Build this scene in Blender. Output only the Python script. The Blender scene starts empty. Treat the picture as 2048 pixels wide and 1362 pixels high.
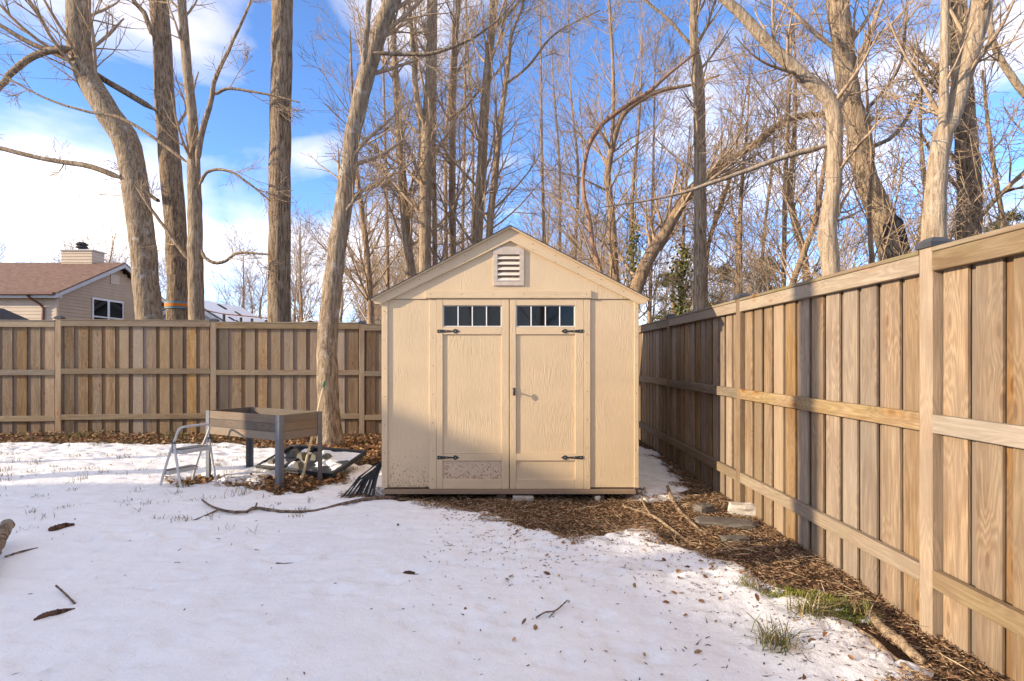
import bpy, bmesh, math, random
import numpy as np
from mathutils import Vector, Matrix, Euler
rad = math.radians
random.seed(7)
rng = np.random.default_rng(11)
sc = bpy.context.scene
COL = sc.collection

# ------------------------------------------------------------------ camera
F, H, HY = 1183.0, 1.335, 718.0          # focal length in photo pixels, eye height, horizon row
cam = bpy.data.cameras.new('camera')
cam.sensor_width = 36.0
cam.lens = 36.0 * F / 2048.0
cam.shift_y = (HY - 681.0) / 2048.0
cam.clip_start, cam.clip_end = 0.05, 2000.0
camo = bpy.data.objects.new('camera', cam)
camo.location = (0, 0, H)
camo.rotation_euler = (rad(90), 0, 0)
COL.objects.link(camo)
sc.camera = camo

# ------------------------------------------------------------------ light
SUN = np.array([0.93, 0.285, -0.27]); SUN = SUN / np.linalg.norm(SUN)   # direction the light travels
EL = math.asin(-SUN[2])
ROT = math.atan2(-SUN[0], -SUN[1])
w = bpy.data.worlds.new('World'); sc.world = w; w.use_nodes = True
nt = w.node_tree; nt.nodes.clear()
wo = nt.nodes.new('ShaderNodeOutputWorld'); bg = nt.nodes.new('ShaderNodeBackground')
sky = nt.nodes.new('ShaderNodeTexSky'); sky.sky_type = 'NISHITA'
sky.sun_disc = False; sky.sun_elevation = EL; sky.sun_rotation = ROT
sky.altitude = 100; sky.air_density = 0.55; sky.dust_density = 0.1; sky.ozone_density = 4.0
tc = nt.nodes.new('ShaderNodeTexCoord')
mp = nt.nodes.new('ShaderNodeMapping'); mp.inputs['Scale'].default_value = (1.0, 1.0, 2.6); mp.inputs['Location'].default_value = (-1.19, -2.693, -3.34)
nz = nt.nodes.new('ShaderNodeTexNoise'); nz.inputs['Scale'].default_value = 2.3; nz.inputs['Detail'].default_value = 7; nz.inputs['Roughness'].default_value = 0.5; nz.inputs['Distortion'].default_value = 0.3
cr = nt.nodes.new('ShaderNodeValToRGB'); cr.color_ramp.elements[0].position = 0.42; cr.color_ramp.elements[1].position = 0.74
cr.color_ramp.elements[0].color = (0.0, 0.0, 0.0, 1); cr.color_ramp.elements[1].color = (0.95, 0.95, 0.95, 1)
mx = nt.nodes.new('ShaderNodeMix'); mx.data_type = 'RGBA'
mx.inputs[7].default_value = (5.8, 4.9, 3.85, 1)
bg.inputs['Strength'].default_value = 0.15
nt.links.new(tc.outputs['Generated'], mp.inputs['Vector']); nt.links.new(mp.outputs[0], nz.inputs['Vector'])
nt.links.new(nz.outputs['Fac'], cr.inputs['Fac']); nt.links.new(cr.outputs['Color'], mx.inputs[0])
nt.links.new(sky.outputs[0], mx.inputs[6]); nt.links.new(mx.outputs[2], bg.inputs['Color']); nt.links.new(bg.outputs[0], wo.inputs[0])
sun = bpy.data.lights.new('sun', 'SUN'); sun.energy = 2.45; sun.angle = rad(0.53); sun.color = (1.0, 0.83, 0.60)
suno = bpy.data.objects.new('sun', sun); COL.objects.link(suno)
suno.rotation_euler = Vector(SUN).to_track_quat('-Z', 'Y').to_euler()
vs = sc.view_settings
vs.view_transform = 'Standard'; vs.look = 'None'; vs.gamma = 1.0; vs.use_curve_mapping = False
vs.exposure = 1.66
sc.cycles.use_denoising = True
sc.cycles.max_bounces = 6; sc.cycles.diffuse_bounces = 3; sc.cycles.glossy_bounces = 3; sc.cycles.transparent_max_bounces = 8

# ------------------------------------------------------------------ mapping helpers
def sst(a, b, t):
    t = np.clip((t - a) / (b - a), 0, 1); return t * t * (3 - 2 * t)
def gz(X, Y):
    """height of the soil"""
    X = np.asarray(X, float); Y = np.asarray(Y, float)
    return sst(6.3, 9.6, Y) * np.clip(0.04 - 0.0095 * X, 0.0, 0.12)
def P(x, y, D):
    return np.array([(x - 1024.0) / F * D, D, H - (y - HY) / F * D])
def G(x, y, dz=0.0):
    D = 6.0; z = 0.0
    for _ in range(6):
        D = (H - z) * F / (y - HY); z = float(gz((x - 1024) / F * D, D)) + dz
    return np.array([(x - 1024) / F * D, D, z])

# ------------------------------------------------------------------ object helpers
def link(o, parent=None):
    COL.objects.link(o)
    if parent is not None: o.parent = parent
    return o
def thing(name, label, cat, loc=(0, 0, 0), rotz=0.0, group=None):
    o = bpy.data.objects.new(name, None); o.empty_display_size = 0.1
    o.location = [float(v) for v in loc]; o.rotation_euler = (0, 0, rotz); COL.objects.link(o)
    o['label'] = label; o['category'] = cat
    if group: o['group'] = group
    return o
def tag(o, label, cat, group=None, kind=None):
    o['label'] = label
    if cat: o['category'] = cat
    if group: o['group'] = group
    if kind: o['kind'] = kind
    return o
def np_mesh(name, V, Fc, mat=None, smooth=False, col=None):
    """V (n,3), Fc (m,k) uniform polygons"""
    V = np.ascontiguousarray(V, dtype=np.float32); Fc = np.ascontiguousarray(Fc, dtype=np.int32)
    me = bpy.data.meshes.new(name)
    k = Fc.shape[1]; m = Fc.shape[0]
    me.vertices.add(len(V)); me.vertices.foreach_set('co', V.ravel())
    me.loops.add(m * k); me.loops.foreach_set('vertex_index', Fc.ravel())
    me.polygons.add(m); me.polygons.foreach_set('loop_start', np.arange(0, m * k, k, dtype=np.int32))
    me.polygons.foreach_set('loop_total', np.full(m, k, dtype=np.int32))
    me.polygons.foreach_set('use_smooth', np.full(m, smooth, dtype=bool))
    me.update(calc_edges=True)
    if col is not None:
        a = me.color_attributes.new('tint', 'FLOAT_COLOR', 'POINT')
        a.data.foreach_set('color', np.ascontiguousarray(col, dtype=np.float32).ravel())
    if mat: me.materials.append(mat)
    return me
def py_mesh(name, V, Fc, mat=None, smooth=False):
    me = bpy.data.meshes.new(name); me.from_pydata([tuple(map(float, v)) for v in V], [], Fc)
    if smooth:
        for p in me.polygons: p.use_smooth = True
    me.update()
    if mat: me.materials.append(mat)
    return me
def ob(name, me, parent=None, loc=(0, 0, 0), rot=(0, 0, 0)):
    o = bpy.data.objects.new(name, me); o.location = [float(v) for v in loc]; o.rotation_euler = rot
    return link(o, parent)
_bx = {}
def box_mesh(name, size, mat, bev=0.003):
    key = (round(size[0], 3), round(size[1], 3), round(size[2], 3), mat.name, bev)
    if key in _bx: return _bx[key]
    bm = bmesh.new(); bmesh.ops.create_cube(bm, size=1.0)
    bmesh.ops.scale(bm, vec=Vector(size), verts=bm.verts)
    if bev: bmesh.ops.bevel(bm, geom=bm.edges[:], offset=min(bev, min(size) * 0.3), segments=1, affect='EDGES')
    me = bpy.data.meshes.new(name); bm.to_mesh(me); bm.free(); me.materials.append(mat)
    _bx[key] = me
    return me
def bx(name, lo, hi, mat, parent=None, bev=0.003, rot=(0, 0, 0)):
    """box between two corners, in the parent's frame; several share one mesh"""
    lo = np.array(lo, float); hi = np.array(hi, float)
    return ob(name, box_mesh(name, tuple(hi - lo), mat, bev), parent, (lo + hi) / 2, rot)
def beam(name, a, b, wd, th, mat, parent=None, bev=0.002, up=(0, 0, 1)):
    """box along a-b: wd along 'side', th along 'up'"""
    a = Vector(a); b = Vector(b); d = b - a; L = d.length
    z = d.normalized(); u = Vector(up); x = u.cross(z)
    if x.length < 1e-4: x = Vector((1, 0, 0)).cross(z)
    x.normalize(); y = z.cross(x)
    o = ob(name, box_mesh(name, (wd, th, L), mat, bev), parent, (a + b) / 2)
    o.rotation_euler = Matrix((x, y, z)).transposed().to_euler()
    return o

# ------------------------------------------------------------------ materials
class NB:
    def __init__(s, name):
        s.m = bpy.data.materials.new(name); s.m.use_nodes = True; s.t = s.m.node_tree; s.t.nodes.clear()
        s.out = s.n('OutputMaterial'); s.b = s.n('BsdfPrincipled'); s.l(s.b.outputs[0], s.out.inputs[0])
    def n(s, typ, **kw):
        nd = s.t.nodes.new('ShaderNode' + typ)
        for k, v in kw.items():
            if hasattr(nd, k): setattr(nd, k, v)
            else: nd.inputs[k.replace('_', ' ')].default_value = v
        return nd
    def l(s, a, b): s.t.links.new(a, b)
    def base(s, c, rough=0.8, spec=0.3, metal=0.0):
        if isinstance(c, tuple): s.b.inputs['Base Color'].default_value = (*c, 1)
        else: s.l(c, s.b.inputs['Base Color'])
        s.b.inputs['Roughness'].default_value = rough; s.b.inputs['Specular IOR Level'].default_value = spec; s.b.inputs['Metallic'].default_value = metal
    def coord(s, kind='Object', scale=(1, 1, 1), randomise=False):
        c = s.n('TexCoord').outputs[kind]
        if randomise:
            r = s.n('ObjectInfo').outputs['Random']
            cm = s.n('CombineXYZ')
            for i, k in enumerate((37.0, 71.0, 53.0)):
                mu = s.n('Math', operation='MULTIPLY'); s.l(r, mu.inputs[0]); mu.inputs[1].default_value = k; s.l(mu.outputs[0], cm.inputs[i])
            ad = s.n('VectorMath', operation='ADD'); s.l(c, ad.inputs[0]); s.l(cm.outputs[0], ad.inputs[1]); c = ad.outputs[0]
        if scale != (1, 1, 1):
            ml = s.n('VectorMath', operation='MULTIPLY'); s.l(c, ml.inputs[0]); ml.inputs[1].default_value = scale; c = ml.outputs[0]
        return c
    def noise(s, v, scale, detail=4, rough=0.55, dist=0.0):
        nd = s.n('TexNoise'); s.l(v, nd.inputs['Vector'])
        nd.inputs['Scale'].default_value = scale; nd.inputs['Detail'].default_value = detail; nd.inputs['Roughness'].default_value = rough; nd.inputs['Distortion'].default_value = dist
        return nd.outputs['Fac']
    def ramp(s, f, stops):
        r = s.n('ValToRGB'); e = r.color_ramp.elements
        while len(e) < len(stops): e.new(0.5)
        for i, (p, c) in enumerate(stops):
            e[i].position = p; e[i].color = (*c, 1) if len(c) == 3 else c
        s.l(f, r.inputs[0]); return r.outputs[0]
    def mix(s, f, a, b, blend='MIX'):
        nd = s.n('Mix', data_type='RGBA', blend_type=blend)
        for sock, v in ((nd.inputs[0], f), (nd.inputs[6], a), (nd.inputs[7], b)):
            if isinstance(v, (int, float)): sock.default_value = v
            elif isinstance(v, tuple): sock.default_value = (*v, 1)
            else: s.l(v, sock)
        return nd.outputs[2]
    def math(s, op, a, b=None):
        nd = s.n('Math', operation=op)
        for i, v in enumerate((a, b)):
            if v is None: continue
            if isinstance(v, (int, float)): nd.inputs[i].default_value = v
            else: s.l(v, nd.inputs[i])
        return nd.outputs[0]
    def bump(s, h, strength=0.3, dist=0.01):
        b = s.n('Bump'); b.inputs['Strength'].default_value = strength; b.inputs['Distance'].default_value = dist
        s.l(h, b.inputs['Height']); s.l(b.outputs[0], s.b.inputs['Normal'])

def wood(name, axis, light, mid, dark, grey=0.35, green=0.0, tex=1.0):
    n = NB(name); st = {'X': (0.07, 1, 1), 'Y': (1, 0.07, 1), 'Z': (1, 1, 0.07)}[axis]
    c0 = n.coord('Object', (1, 1, 1), True)
    ml = n.n('VectorMath', operation='MULTIPLY'); n.l(c0, ml.inputs[0]); ml.inputs[1].default_value = st; c = ml.outputs[0]
    sp_ = n.n('SeparateXYZ'); n.l(c0, sp_.inputs[0]); cb_ = n.n('CombineXYZ')
    n.l(n.math('MULTIPLY', sp_.outputs[2 if axis == 'X' else 0], 6.5), cb_.inputs[0]); n.l(n.math('MULTIPLY', sp_.outputs[0 if axis == 'X' else 2], 2.1), cb_.inputs[1])
    vo = n.n('TexVoronoi', voronoi_dimensions='2D'); n.l(cb_.outputs[0], vo.inputs['Vector']); vo.inputs['Scale'].default_value = 1.0
    sc3 = n.n('SeparateColor'); n.l(vo.outputs['Color'], sc3.inputs[0]); has = n.math('GREATER_THAN', sc3.outputs[0], 0.5)
    near_k = n.math('MULTIPLY', n.ramp(vo.outputs['Distance'], [(0.0, (1, 1, 1)), (0.5, (0, 0, 0))]), has)
    warp = n.noise(c, 5.0, 2, 0.5)
    wv = n.math('MULTIPLY', n.math('ADD', n.math('ADD', n.math('MULTIPLY', warp, 3.0), n.noise(c, 22, 3)), n.math('MULTIPLY', near_k, 0.75)), 10.0 * tex)
    rings = n.math('PINGPONG', wv, 1.0)
    fib = n.noise(c, 170, 3, 0.7)
    col = n.ramp(rings, [(0.0, light), (0.6, mid), (0.95, tuple(0.68 * p + 0.32 * q for p, q in zip(mid, dark))), (1.0, mid)])
    col = n.mix(n.math('MULTIPLY', fib, 0.45), col, dark)
    kn = n.math('MULTIPLY', n.ramp(vo.outputs['Distance'], [(0.055, (1, 1, 1)), (0.10, (0, 0, 0))]), has)
    halo = n.math('MULTIPLY', n.ramp(vo.outputs['Distance'], [(0.06, (1, 1, 1)), (0.26, (0, 0, 0))]), has)
    col = n.mix(n.math('MULTIPLY', halo, 0.45), col, (0.36, 0.19, 0.075))
    col = n.mix(n.math('MULTIPLY', kn, 0.8), col, (0.12, 0.055, 0.025))
    # weathering
    sk = n.ramp(n.noise(c, 34, 3, 0.6), [(0.52, (0, 0, 0)), (0.66, (1, 1, 1))])
    col = n.mix(n.math('MULTIPLY', n.math('MULTIPLY', sk, n.noise(c0, 3.1, 3, 0.6)), 0.75), col, dark)
    sm = n.n('VectorMath', operation='MULTIPLY'); n.l(c0, sm.inputs[0]); sm.inputs[1].default_value = {'X': (0.8, 1, 7), 'Y': (7, 0.8, 7), 'Z': (7, 1, 0.8)}[axis]
    stn = n.ramp(n.noise(sm.outputs[0], 2.2, 5, 0.65), [(0.43, (0, 0, 0)), (0.62, (1, 1, 1))])
    col = n.mix(n.math('MULTIPLY', stn, 0.62), col, (0.15, 0.092, 0.055))
    wn = n.noise(c0, 1.7, 4, 0.6)
    gm = n.ramp(wn, [(0.35, (0, 0, 0)), (0.75, (1, 1, 1))])
    col = n.mix(n.math('MULTIPLY', gm, grey), col, (0.33, 0.27, 0.20))
    if green:
        gn = n.ramp(n.noise(c0, 2.6, 5, 0.65), [(0.48, (0, 0, 0)), (0.72, (1, 1, 1))])
        col = n.mix(n.math('MULTIPLY', gn, green), col, (0.20, 0.20, 0.075))
    r = n.n('ObjectInfo').outputs['Random']
    r3 = n.math('FRACT', n.math('MULTIPLY', r, 41.7)); col = n.mix(n.math('MULTIPLY', n.math('MULTIPLY', r3, r3), 0.55), col, (0.27, 0.225, 0.175))
    hs = n.n('HueSaturation'); n.l(col, hs.inputs['Color'])
    n.l(n.math('ADD', n.math('MULTIPLY', r, 0.50), 0.76), hs.inputs['Value'])
    r2 = n.math('FRACT', n.math('MULTIPLY', r, 17.3))
    n.l(n.math('ADD', n.math('MULTIPLY', r2, 0.5), 0.78), hs.inputs['Saturation'])
    n.base(hs.outputs[0], 0.82, 0.2)
    n.bump(n.math('ADD', n.math('MULTIPLY', fib, 0.6), n.math('MULTIPLY', rings, 0.4)), 0.35, 0.004)
    return n.m
def bark(name, a, b, lichen=0.0, ridge=1.0, lich=(0.55, 0.54, 0.48)):
    n = NB(name); c0 = n.coord('Object', (1, 1, 1), True)
    ml = n.n('VectorMath', operation='MULTIPLY'); n.l(c0, ml.inputs[0]); ml.inputs[1].default_value = (1, 1, 0.13)
    rd = n.noise(ml.outputs[0], 30, 5, 0.65, 0.5); fine = n.noise(c0, 70, 3, 0.6)
    h = n.math('ADD', n.math('MULTIPLY', rd, 0.8), n.math('MULTIPLY', fine, 0.25))
    col = n.ramp(h, [(0.42, b), (0.51, tuple((x + y) / 2 for x, y in zip(a, b))), (0.61, a)])
    if lichen:
        lm = n.ramp(n.noise(c0, 5.5, 5, 0.68), [(0.56, (0, 0, 0)), (0.70, (1, 1, 1))])
        col = n.mix(n.math('MULTIPLY', lm, lichen), col, lich)
    n.base(col, 0.9, 0.15); n.bump(h, 0.9 * ridge, 0.05)
    return n.m
def plain(name, c, rough=0.6, spec=0.3, var=0.12, scale=9.0, metal=0.0, bump=0.0):
    n = NB(name); co = n.coord('Object', (1, 1, 1), True)
    f = n.noise(co, scale, 5, 0.6)
    lo = tuple(x * (1 - var) for x in c); hi = tuple(min(1, x * (1 + var)) for x in c)
    n.base(n.ramp(f, [(0.3, lo), (0.7, hi)]), rough, spec, metal)
    if bump: n.bump(n.noise(co, scale * 8, 4, 0.6), bump, 0.01)
    return n.m
def siding_paint(name, c, grain_axis='Z', spots=False):
    n = NB(name); c0 = n.coord('Object', (1, 1, 1), True)
    st = {'Z': (1, 1, 0.12), 'X': (0.12, 1, 1)}[grain_axis]
    ml = n.n('VectorMath', operation='MULTIPLY'); n.l(c0, ml.inputs[0]); ml.inputs[1].default_value = st
    g1 = n.math('PINGPONG', n.math('MULTIPLY', n.noise(ml.outputs[0], 12, 3, 0.55, 0.8), 20.0), 1.0)
    g2 = n.noise(ml.outputs[0], 95, 3, 0.7); sel = n.ramp(n.noise(c0, 2.5, 2), [(0.45, (0.1, 0.1, 0.1)), (0.68, (1, 1, 1))])
    h = n.math('ADD', n.math('MULTIPLY', n.math('MULTIPLY', g1, sel), 0.42), n.math('MULTIPLY', g2, 0.55))
    f = n.noise(c0, 3.0, 5, 0.6)
    col = n.ramp(f, [(0.3, tuple(x * 0.93 for x in c)), (0.7, tuple(min(1, x * 1.06) for x in c))])
    col = n.mix(n.math('MULTIPLY', n.math('SUBTRACT', 1.0, g2), 0.25), col, tuple(x * 0.8 for x in c))
    if spots:                                            # mould specks that thin out upwards
        z = n.n('SeparateXYZ'); n.l(n.n('TexCoord').outputs['Object'], z.inputs[0])
        up = n.math('MULTIPLY', n.math('ADD', z.outputs[2], spots[0]), spots[1])
        sp = n.math('SUBTRACT', n.noise(c0, 75, 3, 0.6), n.math('MULTIPLY', n.math('SUBTRACT', 1.0, n.noise(c0, 6, 3)), 0.16))
        sp = n.math('SUBTRACT', sp, up)
        col = n.mix(n.ramp(sp, [(0.455, (0, 0, 0)), (0.53, (0.85, 0.85, 0.85))]), col, (0.19, 0.115, 0.07))
    n.base(col, 0.62, 0.3); n.bump(h, 0.55, 0.006)
    return n.m

M = {}
FL, FM, FD = (0.42, 0.295, 0.17), (0.31, 0.205, 0.11), (0.115, 0.062, 0.032)
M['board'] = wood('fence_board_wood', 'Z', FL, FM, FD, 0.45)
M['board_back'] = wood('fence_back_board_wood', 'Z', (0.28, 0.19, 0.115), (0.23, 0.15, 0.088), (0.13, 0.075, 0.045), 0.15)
M['rail_y'] = wood('fence_rail_wood_y', 'Y', (0.36, 0.285, 0.19), (0.275, 0.205, 0.13), (0.11, 0.073, 0.045), 0.35, 0.35)
M['rail_x'] = wood('fence_rail_wood_x', 'X', (0.36, 0.285, 0.19), (0.275, 0.205, 0.13), (0.11, 0.073, 0.045), 0.35, 0.25)
M['post'] = wood('fence_post_wood', 'Z', (0.375, 0.28, 0.18), (0.31, 0.22, 0.135), (0.16, 0.10, 0.058), 0.35)
M['capwood'] = wood('fence_cap_wood', 'Y', (0.27, 0.22, 0.16), (0.21, 0.17, 0.12), (0.12, 0.09, 0.06), 0.4, 0.5)
M['capwood_x'] = wood('fence_cap_wood_x', 'X', (0.27, 0.22, 0.16), (0.21, 0.17, 0.12), (0.12, 0.09, 0.06), 0.4, 0.5)
M['postcap'] = plain('post_cap_paint', (0.055, 0.055, 0.06), 0.5, 0.4, 0.25)
SH = (0.61, 0.462, 0.287)
M['siding'] = siding_paint('shed_siding', SH, 'Z')
M['siding_low'] = siding_paint('shed_siding_moulded', SH, 'Z', (0.90, 0.30))
M['doorlow'] = siding_paint('shed_door_low_panel', (0.60, 0.45, 0.31), 'Z', (0.02, 0.30))
M['trim'] = siding_paint('shed_trim', SH, 'Z')
M['trim_x'] = siding_paint('shed_trim_x', SH, 'X')
M['vent'] = plain('vent_plastic', (0.50, 0.42, 0.34), 0.6, 0.3, 0.15, 14)
M['ventslat'] = plain('vent_slat', (0.66, 0.58, 0.48), 0.5, 0.3, 0.1)
M['ventback'] = plain('vent_mesh', (0.20, 0.15, 0.10), 0.9, 0.1, 0.4, 60)
M['black'] = plain('black_iron', (0.025, 0.025, 0.028), 0.5, 0.4, 0.2)
M['dark'] = plain('dark_inside', (0.02, 0.018, 0.016), 0.9, 0.1)
M['white'] = plain('white_vinyl', (0.74, 0.73, 0.71), 0.45, 0.4, 0.05)
M['skid'] = wood('skid_timber', 'X', (0.21, 0.14, 0.10), (0.17, 0.11, 0.08), (0.10, 0.06, 0.045), 0.3)
M['shingle'] = plain('roof_shingle', (0.075, 0.07, 0.07), 0.9, 0.15, 0.35, 40, 0, 0.5)
M['concrete'] = plain('concrete', (0.40, 0.36, 0.31), 0.9, 0.15, 0.35, 22, 0, 0.8)
n = NB('window_glass'); n.base((0.008, 0.008, 0.008), 0.03, 0.32); n.b.inputs['IOR'].default_value = 1.45; M['glass'] = n.m
M['bark_grey'] = bark('bark_grey', (0.43, 0.32, 0.21), (0.15, 0.105, 0.07), 0.35, 1.1)
M['bark_rough'] = bark('bark_rough', (0.40, 0.295, 0.195), (0.105, 0.07, 0.047), 0.3, 1.5)
M['bark_spot'] = bark('bark_lichen', (0.42, 0.32, 0.215), (0.15, 0.105, 0.07), 0.75, 1.2, (0.56, 0.54, 0.49))
M['bark_pale'] = bark('bark_pale', (0.49, 0.385, 0.27), (0.25, 0.18, 0.12), 0.5, 0.9, (0.57, 0.49, 0.38))
M['bark_wood'] = bark('bark_brown', (0.42, 0.295, 0.185), (0.17, 0.11, 0.07), 0.15, 0.9)
M['twig'] = bark('twig_bark', (0.47, 0.345, 0.225), (0.25, 0.175, 0.115), 0.0, 0.2)
M['wound'] = plain('dead_wood', (0.055, 0.05, 0.048), 0.95, 0.1, 0.5, 14, 0, 1.0)

def tint_mat(name, rough=0.8, trans=0.0):
    n = NB(name); a = n.n('VertexColor'); a.layer_name = 'tint'
    n.base(a.outputs[0], rough, 0.15); return n.m
M['leaf'] = tint_mat('dead_leaf'); M['chip'] = tint_mat('mulch_chip', 0.9); M['blade'] = tint_mat('grass_blade', 0.7); M['needle'] = tint_mat('pine_needle', 0.7)
# snow
n = NB('snow'); c = n.coord('Object'); f = n.noise(c, 3.0, 5, 0.6); f2 = n.noise(c, 110, 3, 0.7); f3 = n.noise(c, 16, 4, 0.6)
n.base(n.ramp(f, [(0.3, (0.83, 0.815, 0.795)), (0.7, (0.90, 0.885, 0.865))]), 0.6, 0.25)
n.bump(n.math('ADD', n.math('MULTIPLY', f2, 0.22), n.math('MULTIPLY', f3, 0.7)), 0.6, 0.03); M['snow'] = n.m
# soil
n = NB('soil'); c = n.coord('Object'); f = n.noise(c, 9, 6, 0.7); f2 = n.noise(c, 60, 5, 0.75)
col = n.ramp(f2, [(0.25, (0.030, 0.018, 0.011)), (0.52, (0.095, 0.055, 0.032)), (0.75, (0.19, 0.12, 0.07))])
n.base(n.mix(n.ramp(f, [(0.4, (0, 0, 0)), (0.75, (0.5, 0.5, 0.5))]), col, (0.17, 0.11, 0.055)), 0.95, 0.1)
n.bump(n.math('ADD', f2, n.math('MULTIPLY', f, 1.5)), 0.9, 0.03); M['soil'] = n.m

# ------------------------------------------------------------------ tubes (numpy)
def tubes(pts, rads, sides, jitter=0.0):
    """pts (N,n,3), rads (N,n) -> V, quads"""
    N, k, _ = pts.shape
    T = np.gradient(pts, axis=1); T /= np.linalg.norm(T, axis=2, keepdims=True) + 1e-9
    ref = np.where(np.abs(T[:, :1, 1:2]) < 0.8, np.array([0., 1., 0.]), np.array([1., 0., 0.]))
    ref = np.broadcast_to(ref, T.shape)
    U = np.cross(T, ref); U /= np.linalg.norm(U, axis=2, keepdims=True) + 1e-9
    W = np.cross(T, U)
    a = np.linspace(0, 2 * np.pi, sides, endpoint=False)
    R = rads[:, :, None]
    if jitter:
        R = R * (1 + jitter * rng.standard_normal((N, k, sides)) * 0.5)
    ring = pts[:, :, None, :] + (R * np.cos(a))[..., None] * U[:, :, None, :] + (R * np.sin(a))[..., None] * W[:, :, None, :]
    V = ring.reshape(-1, 3)
    i = np.arange(N)[:, None, None] * k * sides; j = np.arange(k - 1)[None, :, None] * sides; s = np.arange(sides)[None, None, :]
    s2 = (s + 1) % sides
    Q = np.stack([i + j + s, i + j + s2, i + j + sides + s2, i + j + sides + s], axis=-1).reshape(-1, 4)
    return V, Q
def join(parts):
    Vs, Qs, o = [], [], 0
    for V, Q in parts:
        Vs.append(V); Qs.append(Q + o); o += len(V)
    return np.concatenate(Vs), np.concatenate(Qs)
def resample(pts, rads, m):
    pts = np.asarray(pts, float); rads = np.asarray(rads, float)
    t = np.r_[0, np.cumsum(np.linalg.norm(np.diff(pts, axis=0), axis=1))]
    # catmull-rom through the traced points, then even spacing
    tt = np.linspace(0, t[-1], m); out = np.zeros((m, 3)); n_ = len(pts)
    k = np.clip(np.searchsorted(t, tt, side='right') - 1, 0, n_ - 2)
    tang = np.zeros_like(pts)
    tang[1:-1] = (pts[2:] - pts[:-2]) / (t[2:] - t[:-2])[:, None]
    tang[0] = (pts[1] - pts[0]) / (t[1] - t[0]); tang[-1] = (pts[-1] - pts[-2]) / (t[-1] - t[-2])
    h = (t[k + 1] - t[k]); u = ((tt - t[k]) / h)[:, None]; hh = h[:, None]
    out = (2*u**3 - 3*u**2 + 1) * pts[k] + (u**3 - 2*u**2 + u) * hh * tang[k] + (-2*u**3 + 3*u**2) * pts[k+1] + (u**3 - u**2) * hh * tang[k+1]
    return out, np.interp(tt, t, rads)
def unit(v): return v / (np.linalg.norm(v, axis=-1, keepdims=True) + 1e-9)
def grow(pp, pr, cnt, t0, t1, ang, lr, rr, n, wig, lift, minr, droop=0.0, lmin=0.15, lens=None):
    """children of the branches pp (N,k,3): cnt each. returns pts (M,n,3), rads (M,n)"""
    N, k, _ = pp.shape
    T = unit(np.gradient(pp, axis=1))
    L = np.linalg.norm(np.diff(pp, axis=1), axis=2).sum(1)
    t = rng.uniform(t0, t1, (N, cnt)); idx = t * (k - 1); i0 = np.clip(idx.astype(int), 0, k - 2); fr = (idx - i0)[..., None]
    ar = np.arange(N)[:, None]
    st = pp[ar, i0] * (1 - fr) + pp[ar, i0 + 1] * fr
    tg = unit(T[ar, i0]); r0 = pr[ar, i0] * (1 - fr[..., 0]) + pr[ar, i0 + 1] * fr[..., 0]
    rnd = unit(rng.standard_normal((N, cnt, 3))); side = unit(np.cross(tg, rnd))
    a = rng.normal(ang, 0.18, (N, cnt))[..., None]
    d = unit(np.cos(a) * tg + np.sin(a) * side)
    ln = (L[:, None] if lens is None else lens) * rng.uniform(lr * 0.65, lr * 1.3, (N, cnt)) * (1.08 - 0.6 * t)
    ln = np.maximum(ln, lmin)
    st = st.reshape(-1, 3); d = d.reshape(-1, 3); ln = ln.reshape(-1); r0 = r0.reshape(-1)
    rb = np.maximum(r0 * rr, minr * 1.2)
    pts = np.zeros((len(st), n, 3)); pts[:, 0] = st; step = (ln / (n - 1))[:, None]
    for q in range(1, n):
        pts[:, q] = pts[:, q - 1] + d * step
        d = d + wig * rng.standard_normal(d.shape); d[:, 2] += lift - droop * q / n
        d = unit(d)
    tt = np.linspace(0, 1, n)
    rads = np.maximum(rb[:, None] * (1 - 0.8 * tt), minr)
    return pts, rads
def sub(pts, rads, keep):
    m = rng.random(len(pts)) < keep
    return pts[m], rads[m]

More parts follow.
